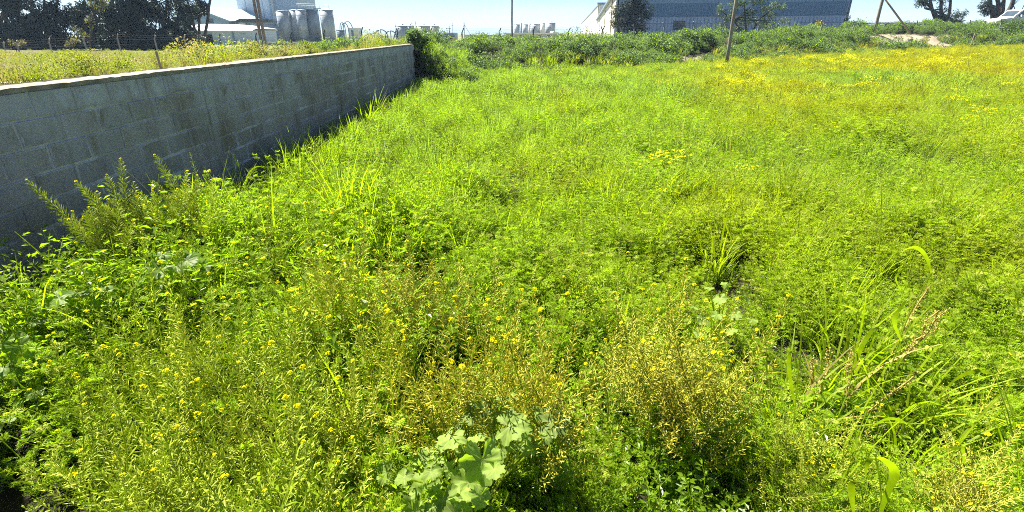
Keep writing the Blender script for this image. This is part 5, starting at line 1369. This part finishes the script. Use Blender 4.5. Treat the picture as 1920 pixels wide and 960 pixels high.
D = 60; a = P(870, 42, D); m_ = empty('guyed_mast', (a.x, D, H(a.x, D)), 'slim white mast with slanting guy wires left of the centre pole', 'mast')
b = MB(); b.tube([(a.x, D, H(a.x, D)), (a.x, D, a.z)], .045, 6); part('shaft', b, whitep, m_)
for q in (P(884, 68, D), P(864, 68, D)): b = MB(); b.tube([(a.x, D, a.z - .2), q], .02, 4); part('guy_wire', b, greyp, m_)
# long low warehouse centre
D = 200; m_ = empty('low_warehouse', (X(910, 68, D), D, H(X(910, 68, D), D)), 'long low blue grey warehouse far behind the guyed mast', 'building')
wbox(m_, 'wall', X(872, 68, D), X(952, 68, D), D, D + 30, 0, Z(66.5, D), greyclad); wbox(m_, 'roof', X(870, 68, D), X(953, 68, D), D - .6, D + 30.5, Z(66.5, D) + .01, Z(64.8, D), blueclad)
# far tanks right of the pole
TG = 'round tanks on the skyline right of the pole'
for px, w, yt, lab, DD, mt in ((969, 11, 46, 'first small tank just right of the centre pole', 160, steel), (985, 11, 46, 'second small tank right of the centre pole', 160, steel), (1003, 20, 45, 'ribbed tank in the middle of the right tank row', 158, steel), (1017, 8, 43.5, 'slender white tank in the right tank row', 156, whitep), (1031, 19, 43, 'largest pale tank at the right end of the right tank row', 158, steel), (977, 3, 44, 'thin dark column between the small tanks', 155, steeld), (992, 3, 42.5, 'thin pale column beside the ribbed tank', 155, whitep)):
    silo('storage_tank', px, DD, w, yt, lab, TG, mt, .12, cat='tank')
D = 140; m_ = empty('long_shed', (X(1000, 66, D), D, H(X(1000, 66, D), D)), 'long low white shed in front of the far tanks', 'shed')
xa, xb = X(948, 66, D), X(1056, 66, D); wbox(m_, 'wall', xa, xb, D, D + 10, 0, Z(64, D), whitep); wbox(m_, 'roof', xa - .4, X(1036, 66, D), D - .5, D + 10.5, Z(64, D) + .01, Z(61.5, D), whiteroof)
b = MB(); xg0, xg1 = X(1034, 66, D), X(1058, 66, D); xm = X(1038, 60, D)
b.add([(xg0, D - .3, Z(64, D)), (xg1, D - .3, Z(64, D)), (xm, D - .3, Z(58.5, D)), (xg0, D + 10, Z(64, D)), (xg1, D + 10, Z(64, D)), (xm, D + 10, Z(58.5, D))], [(0,1,2), (5,4,3), (1,4,5,2), (0,2,5,3)]); part('gable', b, whiteroof, m_)
for k in range(6): x = lerp(xa, xb, (k + .5) / 6); wbox(m_, 'window', x - .4, x + .4, D - .05, D - .004, Z(68, D), Z(66, D), glass)

# big warehouse: near corner C, front runs right, side recedes
def quadwall(parent, name, pA, pB, zA0, zB0, zA1, zB1, th, mat, nrm, off=0.0):
    n3 = Vector((nrm[0], nrm[1], 0)).normalized(); A, B_ = Vector((pA[0], pA[1], 0)) + n3 * off, Vector((pB[0], pB[1], 0)) + n3 * off; t = -n3 * th
    v = [A + v3(0, 0, zA0), B_ + v3(0, 0, zB0), B_ + v3(0, 0, zB1), A + v3(0, 0, zA1)]; v += [q + t for q in v]
    b = MB(); b.add(v, [(0,1,2,3), (7,6,5,4), (0,4,5,1), (1,5,6,2), (2,6,7,3), (3,7,4,0)]); return part(name, b, mat, parent)
wh = empty('big_warehouse', (14.7, 80, H(14.7, 80)), 'huge blue clad warehouse with sunlit white side wall behind the bank', 'warehouse')
sd_ = Vector((.119, 1, 0)).normalized(); fd = Vector((1, -.11, 0)).normalized()
C0 = Vector((14.7, 80, 0)); C1 = C0 + fd * 31.4; CB = C0 + sd_ * 75
fn_, sn_ = (-.11, -1), (-1, .119)
quadwall(wh, 'front_wall', C0, C1, 0, 0, 7.2, 7.2, .3, plain('lower_cladding', (0.60, 0.68, 0.78), (0.54, 0.62, 0.72), .3, .6), fn_)
quadwall(wh, 'dark_band', C0 + fd * .3, C1 - fd * .4, 4.05, 4.25, 5.75, 5.95, .1, darkclad, fn_, .12)
quadwall(wh, 'upper_band', C0 + fd * .3, C1 - fd * .3, 5.76, 5.96, 7.1, 7.2, .1, midclad, fn_, .10)
quadwall(wh, 'wall_joint', C0, C1 - fd * .3, 3.2, 3.35, 3.28, 3.43, .05, blueclad, fn_, .05)
for k in range(1, 9):
    q = C0 + fd * (31.4 * k / 9); quadwall(wh, 'cladding_joint', q, q + fd * .12, 1, 1, 4.0, 4.0, .04, blueclad, fn_, .04)
rb_ = MB()
for k in range(62):
    q = C0 + fd * (0.4 + k * .5); n3 = Vector((fn_[0], fn_[1], 0)).normalized()
    for z0_, z1_, of in ((1.0, 4.0, .02), (4.3, 5.72, .135), (6.0, 7.05, .115)):
        A, B_ = q + n3 * of, q + fd * .07 + n3 * of; v = [A + v3(0, 0, z0_), B_ + v3(0, 0, z0_), B_ + v3(0, 0, z1_), A + v3(0, 0, z1_)]; v = [p_ + n3 * .03 for p_ in v] + [p_ - n3 * .03 for p_ in v]
        rb_.add(v, [(0,1,2,3), (0,4,5,1), (1,5,6,2), (2,6,7,3), (3,7,4,0)])
part('cladding_ribs', rb_, blueclad, wh)['kind'] = 'stuff'
for k_, (a_, w_2) in enumerate(((8.2, 1.6), (22.5, 2.2), (27.0, 1.2))):
    q = C0 + fd * a_; quadwall(wh, 'roller_door' if k_ == 1 else 'window', q, q + fd * w_2, 1.6 if k_ == 1 else 2.4, 1.6 if k_ == 1 else 2.4, 3.6, 3.6, .08, greyclad if k_ == 1 else glass, fn_, .08)
quadwall(wh, 'raised_panel', C0 + fd * 14.0, C0 + fd * 18.5, 5.0, 5.0, 7.15, 7.15, .1, midclad, fn_, .22)
quadwall(wh, 'side_wall', C0, CB, 0, 0, 7.2, 5.1, .3, whitep, sn_)
quadwall(wh, 'right_wall', C1, C1 + sd_ * 70, 0, 0, 7.2, 5.2, .3, blueclad, (1, -.11))
b = MB(); e = .5
r0, r1, r2, r3 = C0 - fd * e - sd_ * e, C1 + fd * e - sd_ * e, C1 + sd_ * 75 + fd * e, CB - fd * e
b.add([r0 + v3(0,0,7.23), r1 + v3(0,0,7.23), r2 + v3(0,0,5.23), r3 + v3(0,0,5.13), r0 + v3(0,0,7.5), r1 + v3(0,0,7.5), r2 + v3(0,0,5.5), r3 + v3(0,0,5.4)], [(3,2,1,0), (4,5,6,7), (0,1,5,4), (1,2,6,5), (2,3,7,6), (3,0,4,7)]); part('roof', b, steeld, wh)
for k in (8, 30, 55): q = C0 + sd_ * k; quadwall(wh, 'downpipe', q, q + sd_ * .3, 0, 0, 6.9 - k * .028, 6.9 - k * .028, .12, palewood, sn_, .14)
wb2 = empty('rear_warehouse', (24.7, 160, H(24.7, 160)), 'taller white sided warehouse block rising behind the big one', 'warehouse')
s2 = Vector((.095, 1, 0)).normalized(); A0 = Vector((24.7, 160, 0)); A1 = A0 + s2 * 165; F1 = A0 + Vector((1, -.095, 0)).normalized() * 14
quadwall(wb2, 'side_wall', A0, A1, 0, 0, 9.4, 6.8, .4, whitep, (-1, .095)); quadwall(wb2, 'front_wall', A0 + v3(.05, 0, 0), F1, 0, 0, 9.4, 9.4, .4, greyclad, (-.095, -1)); quadwall(wb2, 'roof_edge', A0 - v3(.6, 0, 0), F1, 9.42, 9.42, 9.9, 9.9, .8, steeld, (-.095, -1), .3)
quadwall(wb2, 'roof_trim', A0, A1, 9.42, 6.82, 9.8, 7.15, .5, steeld, (-1, .095), .2); b = MB(); b.tube([A0 + v3(-.3, -.7, 0), A0 + v3(-.3, -.7, 9.4)], .15, 6); part('downpipe', b, palewood, wb2)
# white tent roof at right
D = 75; m_ = empty('white_shed', (X(1604, 55, D), D, H(X(1604, 55, D), D)), 'small white pitched roof shed beyond the warehouse right corner', 'shed')
xa, xb, xm = X(1578, 55, D), X(1626, 55, D), X(1601, 50, D); b = MB(); zz = [Z(60, D), Z(44.5, D)]
b.add([(xa, D, zz[0]), (xb, D, zz[0]), (xm, D, zz[1]), (xa, D + 8, zz[0]), (xb, D + 8, zz[0]), (xm, D + 8, zz[1])], [(0,1,2), (5,4,3), (1,4,5,2), (0,2,5,3)]); part('roof', b, whiteroof, m_)
wbox(m_, 'wall', xa + .3, xb - .3, D + .3, D + 7.7, H(xm, D) - .3, zz[0] - .01, whitep)

# ---- white off-road car at the right edge
D = 54; xl = X(1856, 50, D); 
car = empty('parked_car', (xl + 2.2, D, H(xl + 2, D)), 'white off road car parked nose left behind the bank at the right edge', 'car')
cz = Z(18, D) - 1.85; L_ = 4.6
whitecar = plain('white_car_paint', (0.8, 0.8, 0.8), (0.75, 0.75, 0.75), .5, .25, 0, .5)
prof = [(0, .45), (0.02, .95), (.12, 1.02), (1.15, 1.14), (1.25, 1.17), (1.95, 1.17), (4.5, 1.17), (4.6, 1.0), (4.6, .45), (3.95, .42), (3.85, .72), (3.55, .84), (3.25, .72), (3.15, .42), (1.35, .42), (1.25, .72), (.95, .84), (.65, .72), (.55, .42)]
def extr(prof, y0, y1, x, z, inset=0.0):
    b = MB(); n_ = len(prof)
    b.v = [(x + p[0], y0, z + p[1]) for p in prof] + [(x + p[0], y1, z + p[1]) for p in prof]
    b.f = [tuple(range(n_))[::-1], tuple(range(n_, 2 * n_))] + [(i, (i+1) % n_, n_ + (i+1) % n_, n_ + i) for i in range(n_)]; b.m = [0] * len(b.f); return b
part('body', extr(prof, D - .9, D + .9, xl, cz), whitecar, car)
cab = [(1.2, 1.175), (1.85, 1.78), (2.0, 1.85), (4.35, 1.85), (4.5, 1.78), (4.58, 1.175)]
part('cabin', extr(cab, D - .82, D + .82, xl, cz), whitecar, car)
part('window', extr([(1.5, 1.24), (1.98, 1.72), (2.75, 1.72), (2.75, 1.24)], D - .835, D - .80, xl, cz), glass, car); part('window', extr([(2.92, 1.24), (2.92, 1.72), (3.7, 1.72), (3.7, 1.24)], D - .835, D - .80, xl, cz), glass, car)
part('window', extr([(3.86, 1.24), (3.86, 1.72), (4.25, 1.72), (4.38, 1.24)], D - .835, D - .80, xl, cz), glass, car)
b = MB(); b.add([(xl + 1.27, D - .72, cz + 1.26), (xl + 1.79, D - .72, cz + 1.745), (xl + 1.79, D + .72, cz + 1.745), (xl + 1.27, D + .72, cz + 1.26), (xl + 1.33, D - .72, cz + 1.22), (xl + 1.85, D - .72, cz + 1.71), (xl + 1.85, D + .72, cz + 1.71), (xl + 1.33, D + .72, cz + 1.22)], [(0,1,2,3), (7,6,5,4), (0,4,5,1), (3,2,6,7), (0,3,7,4), (1,5,6,2)]); part('windscreen', b, glass, car)
for wx in (.95, 3.55):
    for yy in (D - .92, D + .68):
        b = MB(); b.tube([(xl + wx, yy, cz + .40), (xl + wx, yy + .24, cz + .40)], .38, 18); w_ = part('wheel', b, darkin, car)
        b = MB(); yr = yy - .01 if yy < D else yy + .13; b.tube([(xl + wx, yr, cz + .40), (xl + wx, yr + .12, cz + .40)], .21, 12)
        b.v = [(v[0] - car.location.x, v[1] - car.location.y, v[2] - car.location.z) for v in b.v]; link('rim', b.mesh('rim', [steel]), w_)
b = MB(); b.box(xl - .02, xl + .05, D - .85, D - .6, cz + .72, cz + .88); part('headlight', b, glass, car); b = MB(); b.box(xl - .02, xl + .05, D + .6, D + .85, cz + .72, cz + .88); part('headlight', b, glass, car)
b = MB(); b.box(xl - .08, xl + .1, D - .88, D + .88, cz + .42, cz + .62); part('bumper', b, steeld, car); b = MB(); b.box(xl + 1.75, xl + 1.95, D - 1.06, D - .84, cz + 1.22, cz + 1.38); part('mirror', b, whitecar, car)
for hx in (2.6, 3.6): b = MB(); b.box(xl + hx, xl + hx + .18, D - .925, D - .9, cz + 1.02, cz + 1.07); part('door_handle', b, steeld, car)

# ================================================================== air
hm, hn, hl, hb_, ho = newmat('haze_air'); hn.remove(hb_)
pv = hn.new('ShaderNodeVolumePrincipled'); pv.inputs['Color'].default_value = (0.55, 0.78, 1.0, 1); pv.inputs['Density'].default_value = 0.0004
hl.new(pv.outputs[0], ho.inputs['Volume'])
b = MB(); b.box(-2520, 2520, -420, 4050, -3.0, 24.0); hz_ = link('haze', b.mesh('haze', [hm])); tag(hz_, kind='stuff', label='pale sea haze over the whole place')
